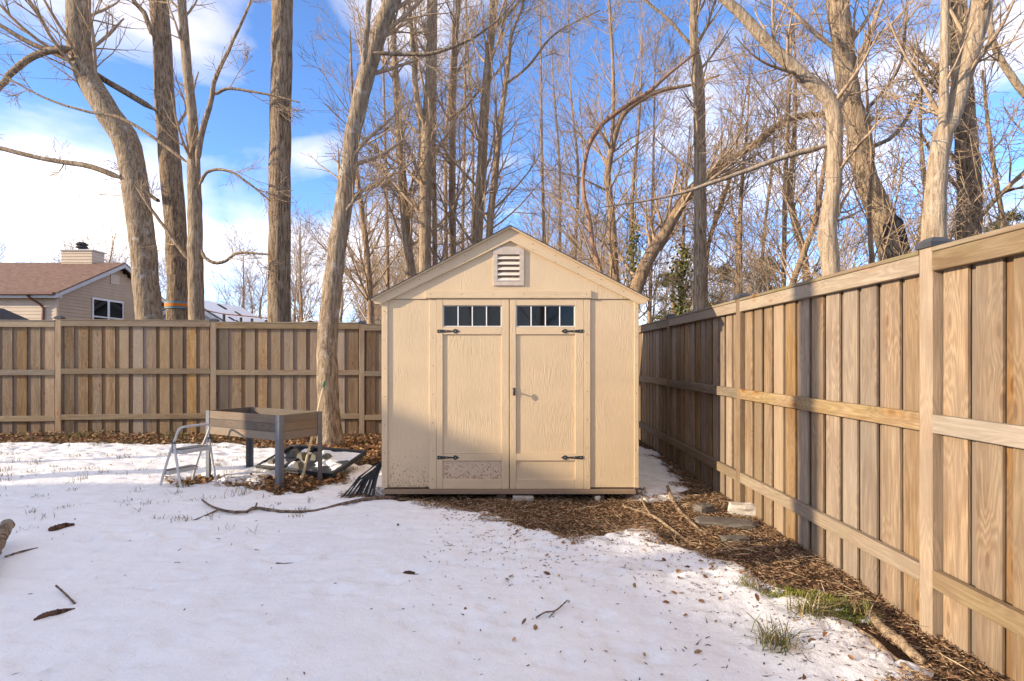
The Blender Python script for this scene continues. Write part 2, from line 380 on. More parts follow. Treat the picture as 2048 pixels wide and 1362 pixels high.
def ground_stem(px, D, lean=0.0, wob=0.0):
    """photo trace (x, y, width) -> world points and radii at distance D; goes down to the soil when it starts behind something"""
    pts, rd = [], []
    y0 = px[0][1]
    for i, (x, y, wd) in enumerate(px):
        d = D + lean * (y0 - y) / 700.0 + wob * math.sin(i * 1.7)
        pts.append(P(x, y, d)); rd.append(wd / 2 / F * d)
    return pts, rd
def make_tree(name, label, cat, stems, bark_m, tw=(14, 6, 5), span=(0.25, 0.95), l1=1.9, minr=0.0041, base_flare=1.25, limbs=(), group=None,
              trunk_sides=14, lift=0.06, ang=0.72, ground=True, twigm=None, extra=None):
    """stems[0] is the trunk (world pts, radii); other stems and limbs are parts of their own; a crown of twigs grows from all"""
    p0, r0 = stems[0]; p0 = [np.array(p) for p in p0]; r0 = list(r0)
    if ground and p0[0][2] > 0.25:
        zb = float(gz(p0[0][0], p0[0][1])) - 0.05
        dirv = p0[0] - p0[1]; dirv = dirv / max(1e-6, abs(dirv[2]))
        hgt = p0[0][2] - zb
        p0 = [p0[0] + np.array([dirv[0] * 0.5 * hgt, 0, -hgt])] + p0; r0 = [r0[0] * base_flare] + r0
    base = p0[0].copy(); base[2] = max(base[2], 0)
    t = thing(name, label, cat, base, 0, group)
    Pall, Rall = [], []
    def put(nm, pts, rds, sides, m, mat):
        if nm != 'trunk':
            d0 = np.array(pts[0]) - np.array(pts[1]); d0 /= np.linalg.norm(d0) + 1e-9
            pts = [np.array(pts[0]) + d0 * rds[0] * .6] + list(pts); rds = [rds[0] * .25] + list(rds)
        q, r = resample(pts, rds, m)
        if m > 12: q[1:-1, :2] += rng.normal(0, 0.035, (m - 2, 2)) * r[1:-1, None]
        if nm == 'limb': q[2:-1] += np.cumsum(rng.normal(0, .22, (m - 3, 3)), 0) * r[2:-1, None] * np.sin(np.linspace(0, np.pi, m - 3))[:, None]
        V, Q = tubes(q[None], r[None], sides, 0.035)
        ob(nm, np_mesh(nm, V - base, Q, mat, True), t, (0, 0, 0))
        return q, r
    q, r = put('trunk', p0, r0, trunk_sides, 64, bark_m); Pall.append((q, r, 1.0))
    for s in stems[1:]:
        q, r = put('stem', s[0], s[1], 10, 24, bark_m); Pall.append((q, r, 0.7))
    for s in limbs:
        q, r = put('limb', s[0], s[1], 7, 18, bark_m); Pall.append((q, r, 0.45))
    parts = []
    for q, r, wt in Pall:
        q24 = q[np.linspace(0, len(q) - 1, 18).astype(int)]; r24 = r[np.linspace(0, len(r) - 1, 18).astype(int)]
        ln = l1 if wt == 1.0 else l1 * (0.55 if wt > 0.5 else 0.42)
        s0, s1 = span if wt == 1.0 else ((0.15, 0.98))
        c1 = max(3, int(tw[0] * (wt if wt == 1.0 else wt * .6)))
        a_p, a_r = grow(q24[None], r24[None], c1, s0, s1, ang, 1.0, 0.32, 8, 0.075, lift, minr * 1.6, lens=ln * 1.2)
        a_r = np.minimum(a_r, 0.035)
        b_p, b_r = grow(a_p, a_r, max(4, tw[1] - 1), 0.10, 0.95, 0.70, 0.62, 0.55, 6, 0.09, 0.04, minr)
        c_p, c_r = grow(b_p, b_r, max(3, tw[2] - 2), 0.10, 0.95, 0.68, 0.55, 0.6, 4, 0.11, 0.03, minr * 0.8, lmin=0.2)
        parts += [tubes(a_p, a_r, 5), tubes(b_p, b_r, 4), tubes(c_p, c_r, 3)]
    V, Q = join(parts)
    o = ob('crown', np_mesh('crown', V - base, Q, twigm or M['twig'], True), t)
    return t

# ------------------------------------------------------------------ ground and snow
def poly_px(pts): return np.array([G(x, y)[:2] for x, y in pts])
def sdf(X, Y, poly):
    """signed distance, positive inside"""
    d = np.full(X.shape, 1e9); inside = np.zeros(X.shape, bool); n_ = len(poly)
    for i in range(n_):
        a = poly[i]; b = poly[(i + 1) % n_]; e = b - a
        wx = X - a[0]; wy = Y - a[1]
        t = np.clip((wx * e[0] + wy * e[1]) / (e @ e + 1e-12), 0, 1)
        d = np.minimum(d, (wx - t * e[0]) ** 2 + (wy - t * e[1]) ** 2)
        c1 = (a[1] <= Y) & (b[1] > Y); c2 = (a[1] > Y) & (b[1] <= Y)
        cr_ = e[0] * wy - e[1] * wx
        inside ^= (c1 & (cr_ > 0)) | (c2 & (cr_ < 0))
    d = np.sqrt(d)
    return np.where(inside, d, -d)
MULCH = poly_px([(690, 992), (765, 1000), (840, 1009), (905, 1022), (965, 1034), (1010, 1047), (1055, 1068), (1130, 1081), (1200, 1073), (1285, 1060),
                 (1330, 1082), (1400, 1102), (1440, 1122), (1500, 1140), (1545, 1165), (1640, 1178), (1700, 1205), (1735, 1235), (1690, 1240), (1790, 1310), (1840, 1360), (1900, 1440)])
MULCH = np.vstack([MULCH, [[1.75, 1.0], [1.85, -2.5], [2.6, -2.5], [2.6, 10.5], [2.0, 10.5], [1.98, 9.0], [1.93, 7.6], [1.85, 6.6], [1.80, 6.1], [1.62, 5.72], [1.25, 5.62], [1.15, 5.95], [-1.6, 5.9]]])
BACK = np.array([[-14, 8.55], [-8, 8.62], [-5.5, 8.72], [-4.2, 8.75], [-3.4, 8.5], [-2.9, 8.1], [-2.2, 7.55], [-1.55, 7.3], [-1.1, 7.2], [1.2, 9.0], [1.8, 11.5], [-14, 11.5]])
PLANT = poly_px([(435, 972), (470, 962), (520, 962), (560, 948), (600, 932), (640, 925), (690, 950), (700, 968), (640, 975), (600, 985), (560, 990), (505, 982)])
LADD = poly_px([(328, 968), (352, 957), (400, 949), (440, 952), (445, 962), (400, 968), (360, 976)])
def vnoise(X, Y, sc_, seed=0):
    """smooth value noise on a lattice"""
    r = np.random.default_rng(seed); Tn = r.random((256, 256))
    x = X * sc_; y = Y * sc_; xi = np.floor(x).astype(int); yi = np.floor(y).astype(int); fx = x - xi; fy = y - yi
    fx = fx * fx * (3 - 2 * fx); fy = fy * fy * (3 - 2 * fy)
    g = lambda a, b: Tn[a % 256, b % 256]
    return (g(xi, yi) * (1 - fx) + g(xi + 1, yi) * fx) * (1 - fy) + (g(xi, yi + 1) * (1 - fx) + g(xi + 1, yi + 1) * fx) * fy
def bare(X, Y):
    """positive where the soil shows, in metres from the snow's edge"""
    m = np.maximum.reduce([sdf(X, Y, MULCH), sdf(X, Y, BACK), sdf(X, Y, PLANT), sdf(X, Y, LADD) - 0.02])
    ed = (vnoise(X, Y, 3.0, 1) - 0.5) * 0.22 + (vnoise(X, Y, 9.0, 2) - 0.5) * 0.16 + (vnoise(X, Y, 27.0, 3) - 0.5) * 0.09
    m = m + ed
    # thin snow, worn through in specks: right of the camera and along the back
    thin = np.clip(sdf(X, Y, MULCH) + 0.95, 0, 1) * (X > 0) + np.clip(sdf(X, Y, BACK) + 1.5, 0, 1) * 1.0
    spk = vnoise(X * 0.75, Y * 1.6, 11.0, 4) * 0.65 + vnoise(X, Y * 1.4, 29.0, 5) * 0.35
    m = np.maximum(m, (spk - (0.93 - 0.26 * np.clip(thin, 0, 1))) * 0.25)
    return m
def soil_z(X, Y):
    near = np.exp(-((X / 14.0) ** 2 + ((Y - 5) / 12.0) ** 2))
    return gz(X, Y) + near * ((vnoise(X, Y, 1.3, 7) - 0.5) * 0.03 + (vnoise(X, Y, 6.0, 8) - 0.5) * 0.022 + (vnoise(X, Y, 19.0, 9) - 0.5) * 0.014) - 0.012
def axis(lo, hi, step, far):
    a = np.arange(lo, hi + 1e-6, step); l = -np.geomspace(1, far, 22)[::-1] + lo; r = np.geomspace(1, far, 22) + hi
    return np.r_[l, a, r]
def sheet(xs, ys, zf):
    X, Y = np.meshgrid(xs, ys); Z = zf(X, Y)
    V = np.stack([X, Y, Z], -1).reshape(-1, 3); nx, ny = len(xs), len(ys)
    i = np.arange(nx - 1)[None, :]; j = np.arange(ny - 1)[:, None]
    Q = np.stack([j * nx + i, j * nx + i + 1, (j + 1) * nx + i + 1, (j + 1) * nx + i], -1).reshape(-1, 4)
    return V, Q
V, Q = sheet(axis(-10, 3, 0.06, 900), axis(-1.5, 11, 0.06, 900), soil_z)
o = ob('ground', np_mesh('ground', V, Q, M['soil'], True)); o['kind'] = 'structure'; o['label'] = 'dark soil and leaf mould under the snow'
_pr = random.Random(5)
PRINTS = tuple((-3.6 + .36 * k + _pr.uniform(-.1, .1), 4.9 - .16 * k + (.11 if k % 2 else -.11) + _pr.uniform(-.05, .05), _pr.uniform(.075, .10)) for k in range(9)) + tuple((_pr.uniform(-3.5, .8), _pr.uniform(2.0, 5.0), _pr.uniform(.03, .07)) for k in range(26))
def snow_z(X, Y):
    b = bare(X, Y)
    h = 0.095 * sst(-0.22, 0.12, -b) - 0.066
    dent = (vnoise(X, Y, 1.1, 21) - 0.5) * 0.03 + (vnoise(X, Y, 4.0, 22) - 0.5) * 0.012 + (vnoise(X, Y, 10.0, 23) - 0.5) * 0.006 + (vnoise(X * .8, Y * 1.5, 22.0, 24) - 0.5) * 0.004
    foot = 0.0
    for fx, fy, fr in ((-0.85, 3.55, 0.13), (-0.62, 3.66, 0.10), (-1.02, 3.34, 0.09), (-2.75, 4.3, 0.12), (-2.5, 4.36, 0.1), (-0.2, 2.9, 0.07)) + PRINTS:
        q = ((X - fx) ** 2 + ((Y - fy) * 1.6) ** 2) / fr ** 2
        foot = foot - 0.022 * np.exp(-q) + 0.009 * np.exp(-((np.sqrt(q) - 1.5) ** 2) * 3)
    return gz(X, Y) + h + (dent + foot) * sst(-0.02, 0.02, h)
V, Q = sheet(np.arange(-11.5, 2.5, 0.03), np.r_[np.arange(-2.5, 1.0, 0.1), np.arange(1.0, 10.3, 0.03)], snow_z)
o = ob('snow_cover', np_mesh('snow_cover', V, Q, M['snow'], True)); tag(o, 'thin snow blanket over the yard, worn through near fences', None, kind='stuff')
# woodland floor snow far off
V, Q = sheet(np.linspace(-200, 200, 90), np.linspace(14, 300, 80), lambda X, Y: 0.02 + (vnoise(X, Y, 0.3, 31) - 0.55) * 0.12)
o = ob('snow_field', np_mesh('snow_field', V, Q, M['snow'], True)); tag(o, 'patchy snow on the ground beyond the back fence', None, kind='stuff')

# ------------------------------------------------------------------ fences
PT, PER, BW, BT = 0.09, 0.204, 0.142, 0.016
def fence_panel(root, a, b, z0, ax, nrm, dz_a=0.0):
    """panel between posts at a and b (world xy); yard face on the side 'nrm'. boards in two layers behind three rails"""
    a = np.array(a, float); b = np.array(b, float); L = np.linalg.norm(b - a); u = (b - a) / L; nn = np.array(nrm, float)
    ang = math.atan2(u[1], u[0]); rootl = np.array(root.location)
    rm = M['rail_x']; cm = M['capwood_x']
    def put(name, mesh, s, off, z, rot=(0, 0, 0)):
        c = a + u * s + nn * off
        return ob(name, mesh, root, (c[0] - rootl[0], c[1] - rootl[1], z - rootl[2]), (rot[0], rot[1], ang + rot[2]))
    half = PT / 2
    mid = L / 2; rl = L - PT - 0.004
    for zt, hh in ((1.852, 0.092), (1.066, 0.089), (0.316, 0.089)):
        put('rail', box_mesh('rail', (rl, 0.038, hh), rm, 0.003), mid, half - 0.019 - (0.0 if zt < 1.8 else -0.002), z0 + zt - hh / 2, (0, random.uniform(-.0015, .0015), 0))
    put('cap_board', box_mesh('cap_board', (rl, 0.105, 0.022), cm, 0.003), mid, half - 0.045, z0 + 1.852 + 0.0125)
    n_ = int(round((L - PT) / PER))
    per = (L - PT) / n_
    for k in range(n_):
        s = half + per * (k + 0.5); h = 1.80 + random.uniform(-.006, .006)
        bw = random.choice((0.144, 0.149, 0.154))
        put('board', box_mesh('board', (bw, BT, 1.86), M['board'], 0.002), s + random.uniform(-.005, .005), half - 0.040 - BT / 2 - random.uniform(0, .003), z0 - 0.03 + 0.93, (random.uniform(-.002, .002), random.uniform(-.003, .003), random.uniform(-.012, .012)))
    for k in range(n_ + 1):
        bw2 = 0.142 if 0 < k < n_ else 0.08
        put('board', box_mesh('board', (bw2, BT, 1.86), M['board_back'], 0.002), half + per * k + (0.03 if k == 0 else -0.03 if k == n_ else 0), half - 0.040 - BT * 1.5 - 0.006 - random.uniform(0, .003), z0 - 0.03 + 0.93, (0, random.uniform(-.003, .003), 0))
def fence_post(root, p, z0, ang):
    rl = np.array(root.location)
    o = ob('post', box_mesh('post', (PT, PT, 1.93), M['post'], 0.004), root, (p[0] - rl[0], p[1] - rl[1], z0 + 0.935 - rl[2]), (0, 0, ang))
    # cap: flat skirt with a low pyramid
    h = 0.058; V = [(-h, -h, 0), (h, -h, 0), (h, h, 0), (-h, h, 0), (-h, -h, .024), (h, -h, .024), (h, h, .024), (-h, h, .024), (-.03, -.03, .048), (.03, -.03, .048), (.03, .03, .048), (-.03, .03, .048)]
    Fq = [(3, 2, 1, 0)] + [(i, (i + 1) % 4, 4 + (i + 1) % 4, 4 + i) for i in range(4)] + [(4 + i, 4 + (i + 1) % 4, 8 + (i + 1) % 4, 8 + i) for i in range(4)] + [(8, 9, 10, 11)]
    global _cap
    try: _cap
    except NameError: _cap = py_mesh('cap', V, Fq, M['postcap'])
    ob('cap', _cap, o, (0, 0, 0.945))
fx = lambda D: 2.075 + 0.004 * (D - 2.9)
right = thing('wooden_fence', 'tan board fence running along the right of the yard past the shed', 'fence', (2.1, 4, 0))
ps = [-2.0 + 2.44 * k + 0.025 for k in range(6)]     # -1.975 .. 10.2
ps = [2.905 + 2.44 * k for k in (-2, -1, 0, 1, 2, 3)]
for k, d in enumerate(ps):
    fence_post(right, (fx(d), d), 0.0, 0)
    if k + 1 < len(ps): fence_panel(right, (fx(d), d), (fx(ps[k + 1]), ps[k + 1]), 0.0, 'Y', (-1, 0))
back = thing('wooden_fence', 'weathered board fence closing the back of the yard behind the planter', 'fence', (-5, 9.9, 0))
A = np.array([-7.41, 9.69]); C = np.array([-2.66, 10.14]); ub = (C - A) / np.linalg.norm(C - A); nb_ = np.array([ub[1], -ub[0]])
bposts = [A + ub * 2.43 * k for k in (-2, -1, 0, 1, 2, 3)] + [np.array([fx(10.35) - 0.06, 10.45])]
zo = [0.10, 0.095, 0.112, 0.085, 0.062, 0.03, 0.0]
bang = math.atan2(ub[1], ub[0])
for k, p in enumerate(bposts):
    fence_post(back, p, zo[k], bang)
    if k + 1 < len(bposts): fence_panel(back, p, bposts[k + 1], zo[k], 'X', nb_)

# ------------------------------------------------------------------ shed
SD = 5.65; SX0, SX1 = -1.237, 1.203; SDEP = 3.0
sx = lambda x: (x - 1024.0) / F * SD
szf = lambda y: H - (y - HY) / F * SD
shed = thing('garden_shed', 'tan gabled garden shed with double doors and transom windows', 'shed', (-0.017, SD, 0))
SO = np.array(shed.location)
def sb(name, x0, x1, z0, z1, t0, t1, mat, parent=None, bev=0.003):
    """box in shed photo columns / heights; t = distance in front of the wall plane (towards the camera)"""
    return bx(name, np.array([x0, SD - t1, z0]) - SO, np.array([x1, SD - t0, z1]) - SO, mat, parent or shed, bev)
zb, ze, zp = szf(975), szf(600), 2.575
xc = (SX0 + SX1) / 2
slope = (zp - 1.893) / ((1290 - 745) / 2 / F * SD)
# walls: two front panels either side of the doors, the gable above, sides and back
sb('wall_panel', SX0, sx(878), zb, 1.905, -0.03, 0.0, M['siding_low'])
sb('wall_panel', sx(1170), SX1, zb, 1.905, -0.03, 0.0, M['siding'])
sb('wall_panel', sx(878) + .001, sx(1170) - .001, zb, 1.905, -0.06, -0.045, M['dark'])
gx = lambda z: (zp - 0.03 - z) / slope
zg = szf(598)
Vg = [(-gx(zg), 0, zg), (gx(zg), 0, zg), (0.0, 0, zp - 0.03)]
V = [(xc + v[0] - SO[0], -0.012, v[2]) for v in Vg] + [(xc + v[0] - SO[0], 0.03, v[2]) for v in Vg]
ob('gable_panel', py_mesh('gable_panel', V, [(0, 1, 2), (5, 4, 3), (0, 3, 4, 1), (1, 4, 5, 2), (2, 5, 3, 0)], M['siding']), shed)
V = [(v[0], v[1] + SDEP - .05, v[2]) for v in V]
ob('gable_panel', py_mesh('gable_panel', V, [(0, 1, 2), (5, 4, 3), (0, 3, 4, 1), (1, 4, 5, 2), (2, 5, 3, 0)], M['siding']), shed)
bx('wall_panel', np.array([SX0, SD + .031, zb]) - SO, np.array([SX0 + .03, SD + SDEP, 1.9]) - SO, M['siding'], shed)
bx('wall_panel', np.array([SX1 - .03, SD + .031, zb]) - SO, np.array([SX1, SD + SDEP, 1.9]) - SO, M['siding'], shed)
bx('wall_panel', np.array([SX0 + .031, SD + SDEP - .03, zb]) - SO, np.array([SX1 - .031, SD + SDEP, 1.9]) - SO, M['siding'], shed)
bx('floor', np.array([SX0 + .031, SD + .07, zb - .02]) - SO, np.array([SX1 - .031, SD + SDEP - .031, zb + .01]) - SO, M['dark'], shed)
# corner and door trims
TT = 0.016
sb('corner_trim', SX0 - .004, sx(776), zb, zg - .002, 0.001, TT, M['trim'])
sb('corner_trim', SX1 - .036, SX1 + .006, zb, zg - .002, 0.001, TT * .5, M['trim'])
sb('door_trim', sx(858.5), sx(873), zb - .012, zg - .004, 0.001, TT * .7, M['trim'])
sb('door_trim', sx(1168), sx(1180.5), zb - .012, zg - .004, 0.001, TT, M['trim'])
sb('header_trim', sx(851), sx(1182), szf(597), szf(582), 0.0125, 0.012 + TT * 1.3, M['trim_x'])
_nm = None
def nail(x, z, t):
    global _nm
    if _nm is None:
        bm = bmesh.new(); bmesh.ops.create_cone(bm, cap_ends=True, segments=6, radius1=.0042, radius2=.0035, depth=.003); bmesh.ops.rotate(bm, cent=(0, 0, 0), matrix=Matrix.Rotation(rad(90), 3, 'X'), verts=bm.verts)
        _nm = bpy.data.meshes.new('nail'); bm.to_mesh(_nm); bm.free(); _nm.materials.append(plain('rusty_nail', (0.10, 0.06, 0.04), .8, .2, .3))
    ob('nail', _nm, shed, np.array([x, SD - t - .001, z]) - SO)
for k in range(7):
    zz = zb + .06 + k * .27
    nail(SX0 + .02 + random.uniform(-.006, .006), zz, TT); nail(SX1 - .018, zz + .03, TT * .5)
    if k < 6: nail(sx(1174), zz + .05, TT); nail(sx(866), zz + .02, TT * .7)
for k in range(6):
    nail(sx(862 + 62 * k), szf(589), .012 + TT * 1.3)
for k in range(1, 6):
    for s_ in (-1, 1): xx = s_ * k * .215; nail(xc + xx, zp - abs(xx) * ((zp - 1.893) / ((1290 - 745) / 2 / F * SD)) - .035, .040); nail(xc + xx, zp - abs(xx) * ((zp - 1.893) / ((1290 - 745) / 2 / F * SD)) - .09, .040)
# doors
def door(side):
    if side < 0: xa, xb, pa, pb, hl = 873.5, 1018.0, 886.0, 1003.5, 876
    else: xa, xb, pa, pb, hl = 1019.5, 1167.5, 1032.0, 1150.0, 1165
    d = ob('door', box_mesh('door_core', (sx(xb) - sx(xa), 0.02, szf(658) - zb), M['trim'], .002), shed,
           np.array([(sx(xa) + sx(xb)) / 2, SD + 0.012, (szf(658) + zb) / 2]) - SO)
    DO = SO + np.array(d.location)
    def db(name, x0, x1, z0, z1, t0, t1, mat, par=d, bev=.002):
        q = np.array(par.location) + (np.array(d.location) if par is not d else 0) + SO
        return bx(name, np.array([x0, SD - t1, z0]) - q, np.array([x1, SD - t0, z1]) - q, mat, par, bev)
    zt, z1, z2, z3, z4 = szf(598.5), szf(611), szf(654), szf(669), zb - .010
    db('panel', sx(pa), sx(pb), szf(907) + .001, z3 - .001, -0.001, 0.002, M['siding'])
    db('panel', sx(pa), sx(pb), szf(958), szf(921), -0.001, 0.002, M['doorlow'] if side < 0 else M['siding'])
    for x0, x1 in ((xa, pa), (pb, xb)): db('stile', sx(x0), sx(x1) - .0006, z4, zt, -0.0015, TT, M['trim'])
    for za, zc in ((z1, zt), (z3, z2), (szf(921), szf(907)), (z4, szf(958))):
        db('rail', sx(pa) + .0006, sx(pb) - .0012, za, zc, -0.0015, TT - .001, M['trim_x'])
    # transom window: white frame, four panes, three bars
    wx0, wx1 = sx(pa) + .002, sx(pb) - .002
    fw = 0.010
    wf = db('window', wx0, wx1, z2 + .0015, z2 + fw, -0.02, 0.006, M['white'])
    db('frame', wx0, wx1, z1 - fw * .6, z1 - .0015, -0.02, 0.003, M['white'])
    db('frame', wx0, wx0 + fw * .7, z2 + fw, z1 - fw * .6, -0.02, 0.003, M['white']); db('frame', wx1 - fw * .7, wx1, z2 + fw, z1 - fw * .6, -0.02, 0.003, M['white'])
    pw = (wx1 - wx0 - fw * 1.4) / 4
    for k in range(4):
        o = db('pane', wx0 + fw * .7 + pw * k + .001, wx0 + fw * .7 + pw * (k + 1) - .001, z2 + fw + .0005, z1 - fw * .6 - .0005, -0.014, -0.010, M['glass'], bev=0)
        o.rotation_euler = (random.uniform(-.012, .012), 0, random.uniform(-.012, .012))
        if k: db('muntin', wx0 + fw * .7 + pw * k - .005, wx0 + fw * .7 + pw * k + .005, z2 + fw + .0005, z1 - fw * .6 - .0005, -0.009, 0.002, M['white'])
    # strap hinges: tapered leaf with a spade tip
    for yy in (662.5, 914.5):
        zc = szf(yy); L = 0.205; s = 1 if side < 0 else -1; x0 = sx(hl) - s * .004
        pr = [(0, .016), (.03, .0155), (.10, .009), (.150, .006), (.158, .018), (.172, .022), (.186, .016), (L + .004, 0)]
        Vh, Fh = [], []
        top = [(x, h_) for x, h_ in pr]; out = top + [(x, -h_) for x, h_ in reversed(pr[:-1])]
        nn = len(out)
        for t in (TT + .0005, TT + .0045):
            for x, h_ in out: Vh.append((x0 + s * x - DO[0], SD - t - DO[1], zc + h_ - DO[2]))
        f1 = list(range(nn, 2 * nn)); f1 = f1 if s < 0 else f1[::-1]
        Fh = [tuple(f1)] + [((i, (i + 1) % nn, nn + (i + 1) % nn, nn + i) if s > 0 else (i, nn + i, nn + (i + 1) % nn, (i + 1) % nn)) for i in range(nn)]
        ob('hinge', py_mesh('hinge', Vh, Fh, M['black']), d)
        for bxp in (.022, .085, .172):
            bm = bmesh.new(); bmesh.ops.create_uvsphere(bm, u_segments=6, v_segments=4, radius=.0045); me = bpy.data.meshes.new('bolt'); bm.to_mesh(me); bm.free(); me.materials.append(M['vent'])
            ob('bolt', me, d, np.array([x0 + s * bxp, SD - TT - .0045, zc]) - DO)
    if side > 0:
        # T-handle on a spade-ended plate
        hx, hz = sx(1028), szf(783)
        V_, Q_ = join([tubes(np.array([[[hx, SD - TT, hz], [hx, SD - TT - .02, hz], [hx, SD - TT - .045, hz - .002]]]), np.array([[.012, .007, .006]]), 8),
                       tubes(np.array([[[hx, SD - TT - .047, hz + .032], [hx, SD - TT - .047, hz + .012], [hx, SD - TT - .047, hz - .012], [hx, SD - TT - .047, hz - .034]]]), np.array([[.002, .010, .010, .002]]), 8)])
        ob('handle', np_mesh('handle', V_ - DO, Q_, M['black'], True), d)
        db('handle_plate', hx - .011, hx + .011, hz - .036, hz + .036, TT, TT + .004, M['black'])
    return d
door(-1); door(1)
# vent with louvre slats
vx0, vx1, vz0, vz1 = sx(986.5), sx(1048), szf(572), szf(494)
fwv = .042; vt = 0.030
vent = sb('vent', vx0, vx1, vz0, vz0 + fwv, 0.012, vt, M['vent'])
VO = SO + np.array(vent.location)
def vb(name, x0, x1, z0, z1, t0, t1, mat): return bx(name, np.array([x0, SD - t1, z0]) - VO, np.array([x1, SD - t0, z1]) - VO, mat, vent, .002)
vb('frame', vx0, vx0 + fwv, vz0 + fwv, vz1 - .075, 0.012, vt, M['vent']); vb('frame', vx1 - fwv, vx1, vz0 + fwv, vz1 - .075, 0.012, vt, M['vent'])
ah = [(vx0, vz1 - .0745), (vx1, vz1 - .0745), (vx1, vz1 - .035), (vx1 - .045, vz1 - .008), ((vx0 + vx1) / 2, vz1), (vx0 + .045, vz1 - .008), (vx0, vz1 - .035)]
nn = len(ah); Vv = [(x - VO[0], SD - vt - VO[1], z - VO[2]) for x, z in ah] + [(x - VO[0], SD - .012 - VO[1], z - VO[2]) for x, z in ah]
ob('frame', py_mesh('arch', Vv, [tuple(range(nn))] + [(i, nn + i, nn + (i + 1) % nn, (i + 1) % nn) for i in range(nn)], M['vent']), vent)
vb('backing', vx0 + fwv, vx1 - fwv, vz0 + fwv, vz1 - .075, 0.0125, 0.014, M['ventback'])
ns = 5; sp = (vz1 - .075 - vz0 - fwv) / ns
for k in range(ns):
    o = vb('slat', vx0 + fwv + .001, vx1 - fwv - .001, vz0 + fwv + sp * k + .002, vz0 + fwv + sp * k + .036, 0.0185, 0.0235, M['ventslat']); o.rotation_euler = (rad(-32), 0, 0)
# roof: rake boards, decking, shingle courses
ov = 0.13
ex = (1290 - 745) / 2 / F * SD
for s in (-1, 1):
    # rake fascia in front
    n0 = np.array([0, 0]); zt0, zt1 = zp, zp - slope * ex
    fh = 0.118
    pts = [(0, zt0), (s * ex, zt1), (s * (ex - .02), zt1 - .035), (s * (ex - .075), zt1 - .035 + .0), (0, zt0 - fh)]
    t0, t1 = (0.0125, 0.040)
    Vv = [(xc + x - SO[0], -t1, z) for x, z in pts] + [(xc + x - SO[0], -t0, z) for x, z in pts]; m_ = len(pts)
    order = list(range(m_)) if s < 0 else list(range(m_))[::-1]
    Fv = [tuple(order), tuple(m_ + i for i in order[::-1])] + [(i, (i + 1) % m_, m_ + (i + 1) % m_, m_ + i) if s < 0 else (i, m_ + i, m_ + (i + 1) % m_, (i + 1) % m_) for i in range(m_)]
    for_ = ob('rake_board', py_mesh('rake_board', Vv, Fv, M['trim_x']), shed)
    # soffit frieze strip between the rake and the gable
    th = 0.016
    def slab(name, t0_, t1_, up0, up1, xin, xout, mat, parent):
        q = []
        for t in (t0_, t1_):
            for x in (xin, xout):
                for u in (up0, up1): q.append((xc + s * x - SO[0], t, zp - slope * x + u))
        f = [(0, 1, 3, 2), (4, 6, 7, 5), (0, 4, 5, 1), (2, 3, 7, 6), (1, 5, 7, 3), (0, 2, 6, 4)]
        return ob(name, py_mesh(name, q, f, mat), parent)
    rf = slab('roof', -0.072, SDEP + .07, 0.001, 0.016, 0, ex + .01, M['trim_x'], shed)
    for k in range(9):
        xa = (ex + .022) * k / 9; xb = (ex + .022) * (k + 1) / 9 + .012
        slab('shingle', -0.082, SDEP + .08, 0.0165 + .0 * k, 0.024, xa, min(xb, ex + .022), M['shingle'], rf)
slab_r = None
# base timbers
beam('skid', np.array([SX0 + .012, SD - .004, .075]) - SO, np.array([SX1 - .03, SD - .004, .075]) - SO, .038, .095, M['skid'], shed, up=(0, 1, 0))
for xx in (SX0 + .1, .1, 1185):
    pass
for xx in (SX0 + .06, sx(1195), -.1):
    bx('runner', np.array([xx - .045, SD + .03, -.03]) - SO, np.array([xx + .045, SD + SDEP - .02, .045]) - SO, M['skid'], shed)
blk = bx('concrete_block', (sx(1025), SD - .09, -.05), (sx(1066), SD + .10, .040), M['concrete'], None, .008); blk.rotation_euler = (0, .02, .05)
tag(blk, 'small grey concrete block propping the middle of the shed base', 'block')
bx('support_post', np.array([sx(1188), SD + .002, -.06]) - SO, np.array([sx(1209), SD + .028, .03]) - SO, M['post'], shed)

# ------------------------------------------------------------------ raised planter
pn = np.array([-2.385, 6.06]); ul = np.array([-.868, .497]); us = np.array([.497, .868]); PL, PS = 1.22, 0.56
M['plank'] = wood('planter_plank', 'X', (0.185, 0.15, 0.115), (0.16, 0.125, 0.095), (0.10, 0.075, 0.055), 0.25)
M['steel'] = plain('planter_steel', (0.12, 0.125, 0.14), 0.4, 0.5, 0.1)
pl = thing('raised_planter', 'grey wooden raised planter box on four tall steel legs', 'planter', (pn[0], pn[1], 0), math.atan2(-ul[1], -ul[0]))
